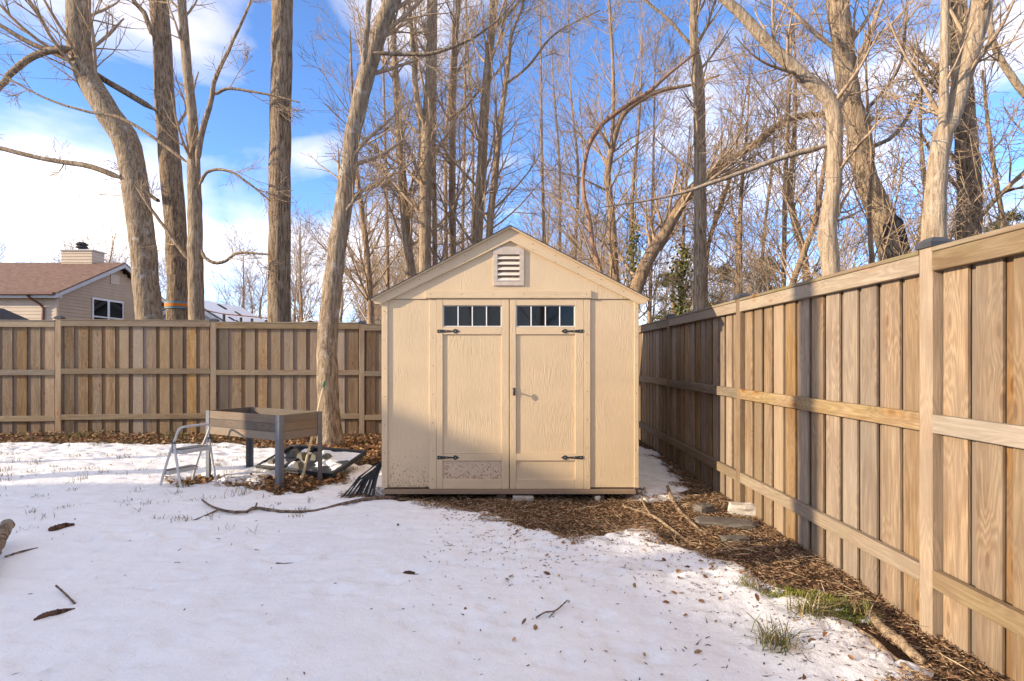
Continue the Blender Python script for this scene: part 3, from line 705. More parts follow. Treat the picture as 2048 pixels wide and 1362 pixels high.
# local frame: +x from far-left end to the near corner ; +y towards the back
for k in range(3):
    z0 = .494 + k * .088; z1 = z0 + .0855
    bx('plank', (-PL, 0, z0), (-.002, .02, z1), M['plank'], pl); bx('plank', (-PL, PS - .02, z0), (-.002, PS, z1), M['plank'], pl)
    for x in (-PL, -.022):
        ob('plank', box_mesh('plank_end', (PS - .046, .02, .0855), M['plank'], .003), pl, (x + .01, PS / 2, (z0 + z1) / 2), (0, 0, rad(90)))
bx('bottom', (-PL + .02, .021, .505), (-.022, PS - .021, .515), M['dark'], pl)
for lx, ly in ((-PL, 0), (0, 0), (-PL, PS), (0, PS)):
    sxn = 1 if lx < 0 else -1; syn = 1 if ly == 0 else -1
    w_ = .062; t_ = .004; x0 = lx - sxn * .005; y0 = ly - syn * .005
    prof = [(0, 0), (w_, 0), (w_, t_), (t_, t_), (t_, w_), (0, w_)]
    Vl = [(x0 + sxn * a, y0 + syn * b, z) for z in (-.02, .757) for a, b in prof]
    Fl = [(i, (i + 1) % 6, 6 + (i + 1) % 6, 6 + i) for i in range(6)] + [(0, 1, 2, 3), (0, 3, 4, 5), (6, 7, 8, 9), (6, 9, 10, 11)]
    me = py_mesh('leg', Vl, Fl, M['steel']); bm = bmesh.new(); bm.from_mesh(me); bmesh.ops.recalc_face_normals(bm, faces=bm.faces); bm.to_mesh(me); bm.free()
    ob('leg', me, pl)

# ------------------------------------------------------------------ step stool
M['alu'] = plain('white_enamel', (0.52, 0.51, 0.49), 0.4, 0.45, 0.08)
M['tread'] = plain('tread_rubber', (0.12, 0.12, 0.125), 0.8, 0.2, 0.2)
RN = np.array([-3.35, 6.00]); wv = np.array([.38, .925]); uv = np.array([-.925, .38])
st = thing('step_stool', 'white folding two-step stool standing beside the planter', 'step stool', (RN[0], RN[1], 0), math.atan2(wv[1], wv[0]))
# local x = towards the far side, local y = uv (towards the step front)
def tube_ob(name, pts, r, mat, parent, m=30, sides=8):
    q, rr = resample(pts, [r] * len(pts), m); V_, Q_ = tubes(q[None], rr[None], sides)
    return ob(name, np_mesh(name, V_, Q_, mat, True), parent)
SW = .42
tube_ob('rear_leg_frame', [(0.0, .11, .465), (0.0, .075, .30), (0, .02, .06), (.01, .0, .018), (.05, -.005, .012), (SW - .05, -.005, .012), (SW - .01, .0, .018), (SW, .02, .06), (SW, .075, .30), (SW, .11, .465)], .0125, M['alu'], st, 60)
tube_ob('front_leg_frame', [(.02, .335, .0), (.02, .325, .05), (.02, .285, .16), (.02, .19, .38), (.02, .14, .47), (.02, .085, .585), (.035, .072, .622), (.08, .065, .635), (SW - .08, .065, .635), (SW - .035, .072, .622), (SW - .02, .085, .585), (SW - .02, .14, .47), (SW - .02, .19, .38), (SW - .02, .285, .16), (SW - .02, .325, .05), (SW - .02, .335, .0)], .0125, M['alu'], st, 90)
def step(y0, y1, z):
    o = bx('step', (.032, y0, z - .042), (SW - .032, y1, z), M['alu'], st, .006)
    q = np.array(o.location)
    bx('tread', np.array([.04, y0 + .006, z + .0005]) - q, np.array([SW - .04, y1 - .006, z + .005]) - q, M['tread'], o, .002)
step(.045, .225, .40); step(.235, .345, .175)
for x in (0.008, SW - .008):
    bx('bracket', (x - .012, .105, .43), (x + .012, .145, .485), M['tread'], st, .004)
    beam('brace', (x, .20, .375), (x, .06, .37), .012, .004, M['alu'], st)

# ------------------------------------------------------------------ tools and clutter near the planter
M['plastic'] = plain('black_plastic', (0.03, 0.031, 0.034), 0.5, 0.4, 0.3, 20)
M['greyplastic'] = plain('grey_cup', (0.13, 0.12, 0.10), 0.6, 0.3, 0.2)
a0 = G(512, 940); b0 = G(655, 958); e = (b0 - a0)[:2]; eL = np.linalg.norm(e); e /= eL; pe = np.array([-e[1], e[0]])
tr = thing('plastic_tray', 'black plastic seed tray tipped up in the snow under the planter', 'tray', (a0[0], a0[1], 0.02), math.atan2(e[1], e[0]))
tr.rotation_euler = Euler((rad(17), 0, math.atan2(e[1], e[0])))
TL, TD = eL + .08, .60
bx('base', (0, 0, 0), (TL, TD, .012), M['plastic'], tr)
for lo, hi in (((0, 0, .0125), (TL, .03, .05)), ((0, TD - .04, .0125), (TL, TD, .055)), ((0, .031, .0125), (.03, TD - .041, .05)), ((TL - .03, .031, .0125), (TL, TD - .041, .05)), ((TL * .32, .031, .0125), (TL * .34, TD - .041, .04))):
    bx('rim', lo, hi, M['plastic'], tr)
for cx, cy in ((.16, .13), (.42, .34), (.62, .37), (.80, .36), (.24, .40), (.58, .12)):
    w0, w1, h_ = .055, .03, .085
    Vc = [(cx + sx_ * w0, cy + sy_ * w0, .0125) for sx_, sy_ in ((-1, -1), (1, -1), (1, 1), (-1, 1))] + [(cx + sx_ * w1, cy + sy_ * w1, h_) for sx_, sy_ in ((-1, -1), (1, -1), (1, 1), (-1, 1))]
    ob('cup', py_mesh('cup', Vc, [(4, 5, 6, 7)] + [(i, (i + 1) % 4, 4 + (i + 1) % 4, 4 + i) for i in range(4)], M['greyplastic']), tr)
xs = np.linspace(.035, TL - .035, 34); ys = np.linspace(.035, TD - .05, 24)
V, Q = sheet(xs, ys, lambda X, Y: .004 + .036 * sst(.35, .6, vnoise(X, Y, 6, 40) * .6 + vnoise(X, Y, 15, 41) * .4))
ob('snow_layer', np_mesh('snow_layer', V, Q, M['snow'], True), tr)
# long-handled tool leaning on the tree
tb = G(603, 962); tt = P(649, 764, 8.52)
pole = thing('garden_pole', 'long pale pole with green grip leaning against the leaning tree', 'tool', tb)
M['polewood'] = plain('pale_handle', (0.56, 0.47, 0.30), 0.5, 0.3, 0.1)
M['green'] = plain('green_grip', (0.02, 0.17, 0.075), 0.5, 0.3, 0.1)
q, r = resample([np.zeros(3), (tt - tb) * .5, (tt - tb) * .93], [.014, .014, .014], 12); V_, Q_ = tubes(q[None], r[None], 8); ob('shaft', np_mesh('shaft', V_, Q_, M['polewood'], True), pole)
q, r = resample([(tt - tb) * .925, (tt - tb) * .96, (tt - tb) * 1.0], [.018, .017, .018], 8); V_, Q_ = tubes(q[None], r[None], 8); ob('grip', np_mesh('grip', V_, Q_, M['green'], True), pole)
# fan of black strips against the shed's side
fb = np.array([-1.30, 5.80, 0.0]); fan = thing('black_strip_bundle', 'fan of thin black plastic strips leaning on the shed corner', 'plastic strips', fb)
for k in range(26):
    t = k / 25.0; ang = rad(8 + 50 * t + random.uniform(-3, 3)); L = random.uniform(.30, .40)
    top = np.array([random.uniform(-.015, .02), random.uniform(-.06, .08), .30 + random.uniform(-.05, .03)])
    tip = np.array([-.30 * t - .01 + random.uniform(-.015, .015), -.06 - .16 * random.random(), random.uniform(0.005, .02)])
    mid = (top + tip) / 2 + np.array([-.03 * t, -.02, .02]); wdt = random.uniform(.006, .011)
    pts = [top, mid, tip]; Vs = []
    for p_, ww in zip(pts, (wdt * .6, wdt, wdt * .6)):
        for s_, z_ in ((-1, 0), (1, 0), (1, .004), (-1, .004)): Vs.append((p_[0] + s_ * ww * .8, p_[1] + s_ * ww * .4, p_[2] + z_))
    Fs = [(0, 3, 2, 1), (8, 9, 10, 11)] + [(4 * j + i, 4 * j + (i + 1) % 4, 4 * (j + 1) + (i + 1) % 4, 4 * (j + 1) + i) for j in range(2) for i in range(4)]
    ob('strip', py_mesh('strip', Vs, Fs, M['plastic']), fan)

# ------------------------------------------------------------------ fallen branches, logs, stones
def top_z(g): return float(max(soil_z(np.array(g[0]), np.array(g[1])), snow_z(np.array(g[0]), np.array(g[1]))))
def stick(name, label, cat, px, mat, lift=0.0, sides=8, m=26, kids=(), group=None, jit=.12):
    """px: list of (x, y, width, height above the soil)"""
    pts, rd = [], []
    for x, y, wd, hz in px:
        g = G(x, y); D = g[1]; r_ = wd / 2 / F * D
        g[2] = top_z(g) + r_ * .55 + hz * .6; pts.append(g); rd.append(r_)
    base = pts[0].copy(); q, r = resample(pts, rd, m); r = r * (1 + .07 * rng.standard_normal(m))
    V_, Q_ = tubes(q[None], r[None], sides, jit)
    # close the ends
    me = np_mesh(name, V_ - base, Q_, mat, True)
    bm = bmesh.new(); bm.from_mesh(me); bmesh.ops.holes_fill(bm, edges=[e_ for e_ in bm.edges if e_.is_boundary]); bm.to_mesh(me); bm.free()
    if not kids:
        o = ob(name, me, None, base); tag(o, label, cat, group); return o
    t = thing(name, label, cat, base, 0, group); ob('stem', me, t)
    for kp in kids:
        pts, rd = [], []
        for x, y, wd, hz in kp:
            g = G(x, y); r_ = wd / 2 / F * g[1]; g[2] = top_z(g) + r_ * .6 + hz * .6; pts.append(g); rd.append(r_)
        q, r = resample(pts, rd, 10); V_, Q_ = tubes(q[None], r[None], 6); ob('twig', np_mesh('twig', V_ - base, Q_, mat, True), t)
    return t
M['deadwood'] = bark('dead_branch', (0.30, 0.215, 0.15), (0.085, 0.057, 0.042), 0.1)
M['barkpiece'] = bark('loose_bark', (0.17, 0.09, 0.055), (0.06, 0.035, 0.025), 0.0)
M['palewood'] = bark('pale_stick', (0.45, 0.33, 0.21), (0.20, 0.135, 0.085), 0.1)
stick('fallen_branch', 'long dark fallen branch lying on the snow before the shed corner', 'branch',
      [(404, 1016, 3.5, .05), (420, 1025, 4, .03), (440, 1031, 5.5, .02), (470, 1036, 6, .02), (495, 1035, 6, .02), (510, 1027, 6.5, .02), (560, 1030, 6, .01), (630, 1028, 5, .0), (680, 1018, 6, .0), (740, 1006, 7.5, .01), (790, 997, 9, .02), (828, 989, 9, .05)], M['deadwood'],
      kids=([(436, 1031, 4, .02), (415, 1040, 3.5, .01), (385, 1046, 3, .0)], [(511, 1027, 4, .03), (514, 1021, 3, .06)]))
stick('fallen_branch', 'pale curved stick on the mulch nearest the fence, beyond its twin', 'branch', [(1335, 984, 7, .04), (1345, 1002, 8, .01), (1360, 1022, 7, .0), (1385, 1045, 6, .0), (1412, 1066, 5, .0)], M['palewood'])
stick('fallen_branch', 'pale straight stick running from shed corner across the mulch', 'branch', [(1245, 1012, 4, .02), (1285, 1021, 5, .01), (1310, 1035, 7, .01), (1340, 1055, 6, .0), (1375, 1078, 5, .0)], M['palewood'], kids=([(1300, 1028, 4, .02), (1288, 1010, 4, .03), (1283, 998, 3, .05)],))
stick('fallen_log', 'thick pale log half in the snow beside the nearest fence post', 'log', [(1733, 1222, 15, .0), (1762, 1250, 19, .01), (1800, 1285, 20, .01), (1845, 1322, 18, .0)], M['palewood'], sides=12)
stick('fallen_log', 'slender pale log beside the thick log at the bottom edge', 'log', [(1708, 1248, 9, .0), (1750, 1282, 13, .0), (1790, 1318, 13, .0), (1850, 1375, 11, .0)], M['palewood'], sides=10)
stick('bark_piece', 'flat brown bark piece lying on open snow below the stool', 'bark', [(97, 1070, 8, .0), (112, 1068, 13, .0), (130, 1064, 12, .0), (148, 1060, 6, .0)], M['barkpiece'], sides=8)
stick('broken_branch', 'short dark broken branch with pale split end on left snow', 'branch', [(68, 1242, 5, .0), (88, 1238, 11, .01), (115, 1232, 12, .0), (150, 1223, 5, -.01)], M['barkpiece'], sides=8)
stick('twig', 'thin forked twig sticking from snow above the broken branch', 'twig', [(112, 1191, 4, .05), (128, 1200, 4, .02), (150, 1213, 4, .0)], M['deadwood'], sides=6)
stick('twig', 'thin dark twig on the snow beside the cut log end', 'twig', [(10, 1124, 4, .01), (40, 1115, 4, .01), (75, 1105, 2.5, .0)], M['deadwood'], sides=6)
stick('twig', 'small branching twig on open snow right of centre', 'twig', [(1072, 1242, 3.5, .01), (1090, 1237, 3.5, .015), (1110, 1235, 3.5, .02), (1135, 1217, 2.5, .05)], M['deadwood'], sides=6, kids=([(1110, 1235, 2.5, .02), (1098, 1244, 2, .01)],))
stick('fallen_branch', 'thin stick lying in the trunk shadow against the fence', 'branch', [(1440, 1101, 4, .01), (1500, 1096, 4, .02), (1560, 1092, 4, .01)], M['deadwood'], sides=6)
stick('fallen_branch', 'slanting stick crossing the mulch just before the fence boards', 'branch', [(1420, 1100, 5, .0), (1480, 1090, 5, .02), (1535, 1078, 4, .03)], M['deadwood'], sides=6)
lg = stick('cut_log', 'cut end of a lichened log entering the picture edge', 'log', [(-75, 1215, 28, .06), (-30, 1160, 27, .10), (14, 1094, 23, .17)], M['bark_spot'], sides=14)
def rock(name, label, x0, y0, sz, mat, rotz=0, cat='stone', sink=.3, flat=False):
    g = G(x0, y0); bm = bmesh.new(); bmesh.ops.create_cube(bm, size=1.0); bmesh.ops.subdivide_edges(bm, edges=bm.edges[:], cuts=3, use_grid_fill=True)
    for v in bm.verts:
        p_ = v.co * (1.0 if flat else 1.0); n_ = p_.normalized() * .5
        v.co = p_.lerp(n_, .28 if flat else .45) + Vector(rng.normal(0, .035, 3)); v.co = Vector((v.co.x * sz[0], v.co.y * sz[1], v.co.z * sz[2]))
    me = bpy.data.meshes.new(name); bm.to_mesh(me); bm.free(); me.materials.append(mat)
    return tag(ob(name, me, None, g + np.array([0, 0, sz[2] * (.5 - sink)]), (0, 0, rotz)), label, cat)
M['chalk'] = plain('broken_block', (0.52, 0.47, 0.40), 0.9, 0.15, 0.2, 20, 0, .6)
M['slate'] = plain('flat_stone', (0.14, 0.122, 0.10), 0.9, 0.15, 0.3, 12, 0, .6)
rock('broken_block', 'broken pale concrete block against the foot of the fence post', 1488, 1026, (.26, .13, .12), M['chalk'], -.25, flat=True)
rock('flat_stone', 'flat grey paving stone sunk in the mulch by the fence', 1450, 1046, (.46, .20, .05), M['slate'], -.25, flat=True, sink=.55)
rock('flat_stone', 'small grey stone lying on the mulch between stick and fence', 1408, 1024, (.16, .13, .10), M['slate'], .4)
rock('flat_stone', 'sunken grey stone slab where the trunk shadow meets the mulch', 1470, 1078, (.20, .11, .04), M['slate'], .1, flat=True, sink=.5)
rock('white_stone', 'small white stone beside the shed support post', 1195, 998, (.05, .05, .05), M['chalk'], 0)

# ------------------------------------------------------------------ litter, mulch, grass
def in_poly(poly, n_, lo, hi, thr=0.0, noise_=.1):
    out = []
    while len(out) < n_:
        X = rng.uniform(lo[0], hi[0], 4000); Y = rng.uniform(lo[1], hi[1], 4000)
        s = sdf(X, Y, poly) + (vnoise(X, Y, 4, 50) - .5) * noise_
        out += list(zip(X[s > thr], Y[s > thr]))
    return np.array(out[:n_])
def leaves(XY, size, mat, pal, zoff=.012, curl=.35):
    n_ = len(XY); L = rng.uniform(size[0], size[1], n_); Wd = L * rng.uniform(.45, .75, n_)
    yaw = rng.uniform(0, 6.283, n_); tilt = rng.normal(0, .38, n_); roll = rng.normal(0, .4, n_)
    prof = np.array([[-.5, 0, 0], [-.2, .5, .5], [.2, .42, .5], [.5, 0, .15], [.2, -.42, .5], [-.2, -.5, .5], [0, 0, -.1]])
    cu = rng.uniform(-.1, curl, n_)
    x = prof[:, 0][None] * L[:, None]; y = prof[:, 1][None] * Wd[:, None]; z = prof[:, 2][None] * (cu * L)[:, None]
    y, z = y * np.cos(roll)[:, None] - z * np.sin(roll)[:, None], y * np.sin(roll)[:, None] + z * np.cos(roll)[:, None]
    x, z = x * np.cos(tilt)[:, None] - z * np.sin(tilt)[:, None], x * np.sin(tilt)[:, None] + z * np.cos(tilt)[:, None]
    X = x * np.cos(yaw)[:, None] - y * np.sin(yaw)[:, None] + XY[:, :1]; Y = x * np.sin(yaw)[:, None] + y * np.cos(yaw)[:, None] + XY[:, 1:2]
    zs = np.maximum(soil_z(XY[:, 0], XY[:, 1]), snow_z(XY[:, 0], XY[:, 1]))
    Z = z - z.min(1, keepdims=True) + (zs + rng.uniform(-.004, zoff, n_))[:, None]
    V = np.stack([X, Y, Z], -1).reshape(-1, 3); b = np.arange(n_)[:, None] * 7
    Fc = np.concatenate([b + np.array([[i, (i + 1) % 6, 6]]) for i in range(6)])
    pal = np.array(pal); ci = rng.integers(0, len(pal), n_); c = pal[ci] * rng.uniform(.7, 1.25, n_)[:, None]
    c = np.repeat(np.c_[c, np.ones(n_)], 7, 0)
    return V, Fc, c
LP = [(0.30, 0.165, 0.075), (0.36, 0.22, 0.11), (0.22, 0.115, 0.06), (0.42, 0.28, 0.15), (0.17, 0.085, 0.05), (0.33, 0.16, 0.06)]
def litter(name, label, chunks, kind='stuff'):
    Vs, Fs, Cs, o_ = [], [], [], 0
    for V, Fc, c in chunks: Vs.append(V); Fs.append(Fc + o_); Cs.append(c); o_ += len(V)
    o = ob(name, np_mesh(name, np.concatenate(Vs), np.concatenate(Fs), M['leaf'], False, np.concatenate(Cs)))
    return tag(o, label, None, kind=kind)
litter('leaf_litter', 'brown dead leaves drifted along the foot of the back fence', [
    leaves(in_poly(BACK, 5200, (-11, 7.2), (-.9, 9.75), .0, .35), (.03, .065), M['leaf'], LP, .05),
    leaves(in_poly(BACK, 1500, (-3.4, 7.1), (-1.0, 9.3), .0, .3), (.035, .07), M['leaf'], LP, .06)])
litter('leaf_litter', 'heap of brown leaves under the planter and tray', [leaves(in_poly(PLANT, 620, (-4, 5.5), (-1.4, 8), -.03, .2), (.03, .07), M['leaf'], LP, .05), leaves(in_poly(LADD, 120, (-4, 5.5), (-2.5, 7.2), -.02, .1), (.03, .06), M['leaf'], LP, .02)])
ms = in_poly(MULCH, 520, (-1.6, 1.2), (2.2, 8.5), -.05, .3)
SL = []
for _ in range(620):
    x = rng.uniform(-.1, 2.0); y = rng.uniform(2.2, 5.2); d_ = -float(sdf(np.array([x]), np.array([y]), MULCH)[0])
    if d_ > 0 and rng.random() < math.exp(-d_ / .38): SL.append((x, y))
for _ in range(70): SL.append((rng.uniform(-9, -1.5), rng.uniform(6.6, 8.6)))
for _ in range(16): SL.append((rng.uniform(-4.5, 1.0), rng.uniform(1.8, 5.3)))
litter('leaf_litter', 'scattered dead leaves and leaf scraps over mulch and snow', [leaves(ms, (.02, .05), M['leaf'], LP[:5], .015), leaves(np.array(SL), (.018, .05), M['leaf'], LP, .004, .5)])
def chips(XY, Ls, Wd, pal, up=.02):
    n_ = len(XY); L = rng.uniform(*Ls, n_); wd = rng.uniform(*Wd, n_); yaw = rng.uniform(0, 6.283, n_); ti = rng.normal(0, .25, n_)
    dx = np.cos(yaw) * np.cos(ti); dy = np.sin(yaw) * np.cos(ti); dz = np.abs(np.sin(ti)); px_, py_ = -np.sin(yaw), np.cos(yaw)
    z0 = np.maximum(soil_z(XY[:, 0], XY[:, 1]), snow_z(XY[:, 0], XY[:, 1])) + rng.uniform(0, up, n_)
    c = np.stack([XY[:, 0], XY[:, 1], z0], -1); d = np.stack([dx, dy, dz], -1) * (L / 2)[:, None]; p_ = np.stack([px_, py_, np.zeros(n_)], -1) * (wd / 2)[:, None]; u = np.zeros((n_, 3)); u[:, 2] = wd * .5
    V = np.stack([c - d, c + p_, c + d, c - p_, c + u], 1).reshape(-1, 3); b = np.arange(n_)[:, None] * 5
    Fc = np.concatenate([b + np.array([q]) for q in ((0, 1, 4), (1, 2, 4), (2, 3, 4), (3, 0, 4), (0, 3, 2), (0, 2, 1))])
    pal = np.array(pal); cc = pal[rng.integers(0, len(pal), n_)] * rng.uniform(.6, 1.3, n_)[:, None]
    return V, Fc, np.repeat(np.c_[cc, np.ones(n_)], 5, 0)
CP = [(0.30, 0.165, 0.085), (0.12, 0.065, 0.035), (0.16, 0.09, 0.05), (0.06, 0.035, 0.022), (0.28, 0.18, 0.10), (0.20, 0.11, 0.06), (0.40, 0.28, 0.16)]
nr = np.vstack([in_poly(MULCH, 30000, (-1.7, 1.0), (2.12, 8.0), -.06, .3), in_poly(MULCH, 2500, (1.9, 1.5), (2.12, 9.5), -.06, .1)])
V, Fc, c = chips(nr, (.010, .055), (.003, .009), CP, .02)
V2, F2, c2 = chips(in_poly(BACK, 3500, (-11, 7.0), (-.9, 9.75), -.1, .4), (.03, .12), (.003, .007), [(0.36, .26, .15), (.22, .14, .08), (.28, .24, .12)], .04)
V3, F3, c3 = chips(in_poly(PLANT, 900, (-4, 5.5), (-1.4, 8), -.08, .2), (.03, .10), (.003, .009), CP, .03)
sn = np.array([(rng.uniform(-9, 2), rng.uniform(1.6, 8.6)) for _ in range(420)])
near_ = []
while len(near_) < 1400:
    x = rng.uniform(-.6, 2.0); y = rng.uniform(2.0, 5.4); d_ = -float(sdf(np.array([x]), np.array([y]), MULCH)[0])
    if d_ > 0 and rng.random() < math.exp(-d_ / .42): near_.append((x, y))
sn = np.vstack([sn, np.array(near_)])
lng = np.array([near_[i] for i in range(0, 900, 9)])
V6, F6, c6 = chips(lng, (.05, .16), (.003, .006), [(0.10, .06, .04), (.2, .13, .08)], .004)
V7, F7, c7 = chips(in_poly(MULCH, 900, (-1.7, 1.0), (2.05, 8.0), -.06, .3), (.08, .26), (.003, .007), [(.34, .25, .15), (.22, .15, .09), (.45, .35, .22)], .03)
V4, F4, c4 = chips(sn, (.010, .045), (.003, .009), [(0.07, .045, .035), (.12, .07, .05)], .002)
allV, allF, allC, o_ = [], [], [], 0
for V_, F_, c_ in ((V, Fc, c), (V2, F2, c2), (V3, F3, c3), (V4, F4, c4), (V6, F6, c6), (V7, F7, c7)): allV.append(V_); allF.append(F_ + o_); allC.append(c_); o_ += len(V_)
o = ob('mulch', np_mesh('mulch', np.concatenate(allV), np.concatenate(allF), M['chip'], False, np.concatenate(allC))); tag(o, 'dark bark mulch, straw and wood scraps on the bare soil', None, kind='stuff')
def blades(c, n_, spread, L, wd, pal, lean=.6):
    yaw = rng.uniform(0, 6.283, n_); ln = rng.uniform(L * .5, L, n_); le = rng.uniform(.15, 1, n_) * lean
    b = np.stack([c[0] + rng.normal(0, spread, n_), c[1] + rng.normal(0, spread, n_), np.full(n_, c[2])], -1)
    dr = np.stack([np.cos(yaw), np.sin(yaw), np.zeros(n_)], -1); sd = np.stack([-np.sin(yaw), np.cos(yaw), np.zeros(n_)], -1)
    Vs = []
    for t, ww in ((0, 1), (.4, .9), (.75, .6), (1.0, .05)):
        p_ = b + dr * (le * ln * t ** 1.6)[:, None]; p_[:, 2] += ln * (t - .45 * le * t * t)
        Vs += [p_ - sd * wd * ww / 2, p_ + sd * wd * ww / 2]
    V = np.stack(Vs, 1).reshape(-1, 3); k = np.arange(n_)[:, None] * 8
    Q = np.concatenate([k + np.array([[2 * i, 2 * i + 1, 2 * i + 3, 2 * i + 2]]) for i in range(3)])
    pal = np.array(pal); cc = pal[rng.integers(0, len(pal), n_)] * rng.uniform(.7, 1.3, n_)[:, None]
    return V, Q, np.repeat(np.c_[cc, np.ones(n_)], 8, 0)
GP = [(0.10, 0.12, 0.03), (0.17, 0.16, 0.05), (0.27, 0.21, 0.10), (0.07, 0.09, 0.025), (0.30, 0.22, 0.12)]
for x, y, n_, L, lab in ((1620, 1235, 130, .17, 'largest grass clump, beside the bright green moss near the fence'), (1545, 1290, 90, .15, 'long-bladed grass clump in snow at the lower right edge of mulch'),
                         (1498, 1180, 60, .10, 'small dull grass clump in the snow farthest up the mulch edge'), (1705, 1225, 60, .12, 'bright green grass clump between the moss and the thick log'), (1562, 1304, 40, .10, 'low dark grass clump lying just below the long-bladed clump')):
    g = G(x, y); V, Q, c = blades((0, 0, .0), n_, .042, L * 1.0, .005, GP, 1.7)
    o = ob('grass_clump', np_mesh('grass_clump', V, Q, M['blade'], True, c), None, g + np.array([0, 0, .01])); tag(o, lab, 'grass', 'grass clumps near the fence')
ch = []
for _ in range(420):
    x = rng.uniform(-9.5, -1.8); y = rng.uniform(4.5, 9.2) ** .98 if rng.random() < .75 else rng.uniform(8.7, 9.6)
    if x / y > -.98 or rng.random() < .3:
        z = top_z((x, y)); ch.append(blades((x, y, z - .01), int(rng.integers(5, 22)), .04, rng.uniform(.04, .10), .005, [(.28, .22, .12), (.2, .17, .07), (.14, .15, .05), (.16, .11, .07)], 1.1))
for x0 in (-8.9, -7.0, -6.7, -4.35, -5.3):
    ch.append(blades((x0, 9.35, .09), 60, .10, .16, .007, GP[:3], .8))
Vs, Fs, Cs, o_ = [], [], [], 0
for V, Q, c in ch: Vs.append(V); Fs.append(Q + o_); Cs.append(c); o_ += len(V)
o = ob('grass', np_mesh('grass', np.concatenate(Vs), np.concatenate(Fs), M['blade'], True, np.concatenate(Cs))); tag(o, 'dry lawn tufts poking through the snow', None, kind='stuff')
# moss
M['moss'] = plain('moss', (0.17, 0.19, 0.025), 0.95, 0.1, 0.45, 40, 0, 1.0)
for cx, cy, rx, ry, lab in ((1606, 1192, .16, .09, 'bright yellow-green moss cushion in snow near the fence'), (1690, 1222, .14, .07, 'narrow green moss strip between the grass clump and thick log')):
    g = G(cx, cy); xs = np.linspace(-1, 1, 30); X, Y = np.meshgrid(xs, xs)
    n_ = 1500; pp = rng.normal(0, 1, (n_, 2)) * [rx * .55, ry * .6]; kp = vnoise(pp[:, 0] + 9, pp[:, 1] + 9, 16, 61) > .38; pp = pp[kp]
    Vs, Qs, Cs, o_ = [], [], [], 0
    zt_ = np.maximum(soil_z(pp[:, 0] + g[0], pp[:, 1] + g[1]), snow_z(pp[:, 0] + g[0], pp[:, 1] + g[1])) - g[2]
    for p2, z2 in zip(pp, zt_):
        V1, Q1, c1_ = blades((p2[0], p2[1], z2 - .004), 2, .006, .026, .007, [(.20, .21, .03), (.14, .16, .025), (.27, .25, .05)], 1.2); Vs.append(V1); Qs.append(Q1 + o_); Cs.append(c1_); o_ += len(V1)
    o = ob('moss_patch', np_mesh('moss_patch', np.concatenate(Vs), np.concatenate(Qs), M['blade'], True, np.concatenate(Cs)), None, g); tag(o, lab, 'moss')

# ------------------------------------------------------------------ traced trees
def tr_(px, D, lean=0.0, wob=0.0): return ground_stem(px, D, lean, wob)
CLOSE = dict(trunk_sides=20)
make_tree('bare_tree', 'thick S-curved bare tree leaning left behind the back fence', 'tree',
          [tr_([(301, 645, 49), (292, 560, 47), (279, 436, 48), (254, 291, 49), (211, 218, 45), (172, 150, 42), (158, 97, 41), (157, 0, 42), (162, -150, 36), (176, -420, 24), (185, -750, 8)], 12.2, .6)], M['bark_spot'], (11, 7, 6), (.35, .95), 2.2,
          limbs=[tr_([(245, 357, 12), (184, 334, 11), (97, 320, 9), (0, 298, 9), (-120, 270, 5)], 12.2), tr_([(140, 97, 15), (97, 102, 14), (48, 126, 13), (0, 172, 12), (-60, 250, 7)], 12.2)], **CLOSE)
make_tree('bare_tree', 'straight rough-barked tree with the orange strap round its trunk', 'tree',
          [tr_([(357, 645, 41), (353, 484, 39), (341, 339, 41), (331, 218, 37), (324, 97, 35), (318, 0, 34), (308, -200, 29), (296, -500, 17), (290, -850, 5)], 12.9, .8)], M['bark_rough'], (11, 7, 6), (.3, .95), 2.2,
          limbs=[tr_([(312, 221, 12), (242, 179, 12), (189, 148, 11), (131, 116, 10), (68, 87, 9), (0, 51, 8), (-100, 0, 4)], 12.9), tr_([(318, 402, 8), (300, 392, 7), (280, 380, 6), (262, 360, 4)], 12.9), tr_([(305, 70, 10), (290, 30, 10), (275, 10, 9), (240, -40, 6)], 12.9)], **CLOSE)
make_tree('bare_tree', 'slim pale forked tree beside the strapped trunk, forking in a Y', 'tree',
          [tr_([(393, 645, 29), (391, 509, 29), (389, 388, 26), (387, 320, 24), (384, 232, 19), (375, 145, 18), (367, 48, 17), (364, 0, 16), (358, -200, 11), (350, -500, 4)], 11.6, .3)], M['bark_grey'], (11, 7, 6), (.35, .95), 1.9,
          limbs=[tr_([(394, 330, 13), (402, 271, 12), (419, 208, 10), (436, 136, 8), (465, 78, 6), (494, 19, 5), (520, -60, 3)], 11.5), tr_([(403, 500, 7), (410, 515, 7), (426, 526, 7), (450, 523, 6.5), (470, 509, 6), (500, 507, 5), (538, 509, 4)], 11.5),
                 tr_([(376, 518, 9), (355, 490, 8), (334, 460, 7), (298, 412, 6), (270, 370, 4)], 11.6), tr_([(376, 326, 8), (315, 281, 7), (242, 237, 6), (170, 223, 5), (97, 199, 4), (0, 148, 3)], 11.7),
                 tr_([(399, 370, 7), (412, 346, 6), (431, 339, 6), (460, 344, 5), (499, 368, 4.5), (540, 402, 3)], 11.5), tr_([(428, 190, 7), (455, 177, 6), (500, 183, 5), (545, 191, 4), (600, 205, 2.5)], 11.5)], **CLOSE)
make_tree('bare_tree', 'tall straight dark trunk rising left of the leaning tree', 'tree',
          [tr_([(559, 645, 44), (560, 436, 42), (560, 242, 41), (565, 0, 40), (566, -300, 33), (570, -700, 18), (572, -1050, 5)], 11.9)], M['bark_rough'], (7, 5, 4), (.45, .97), 2.2, **CLOSE)
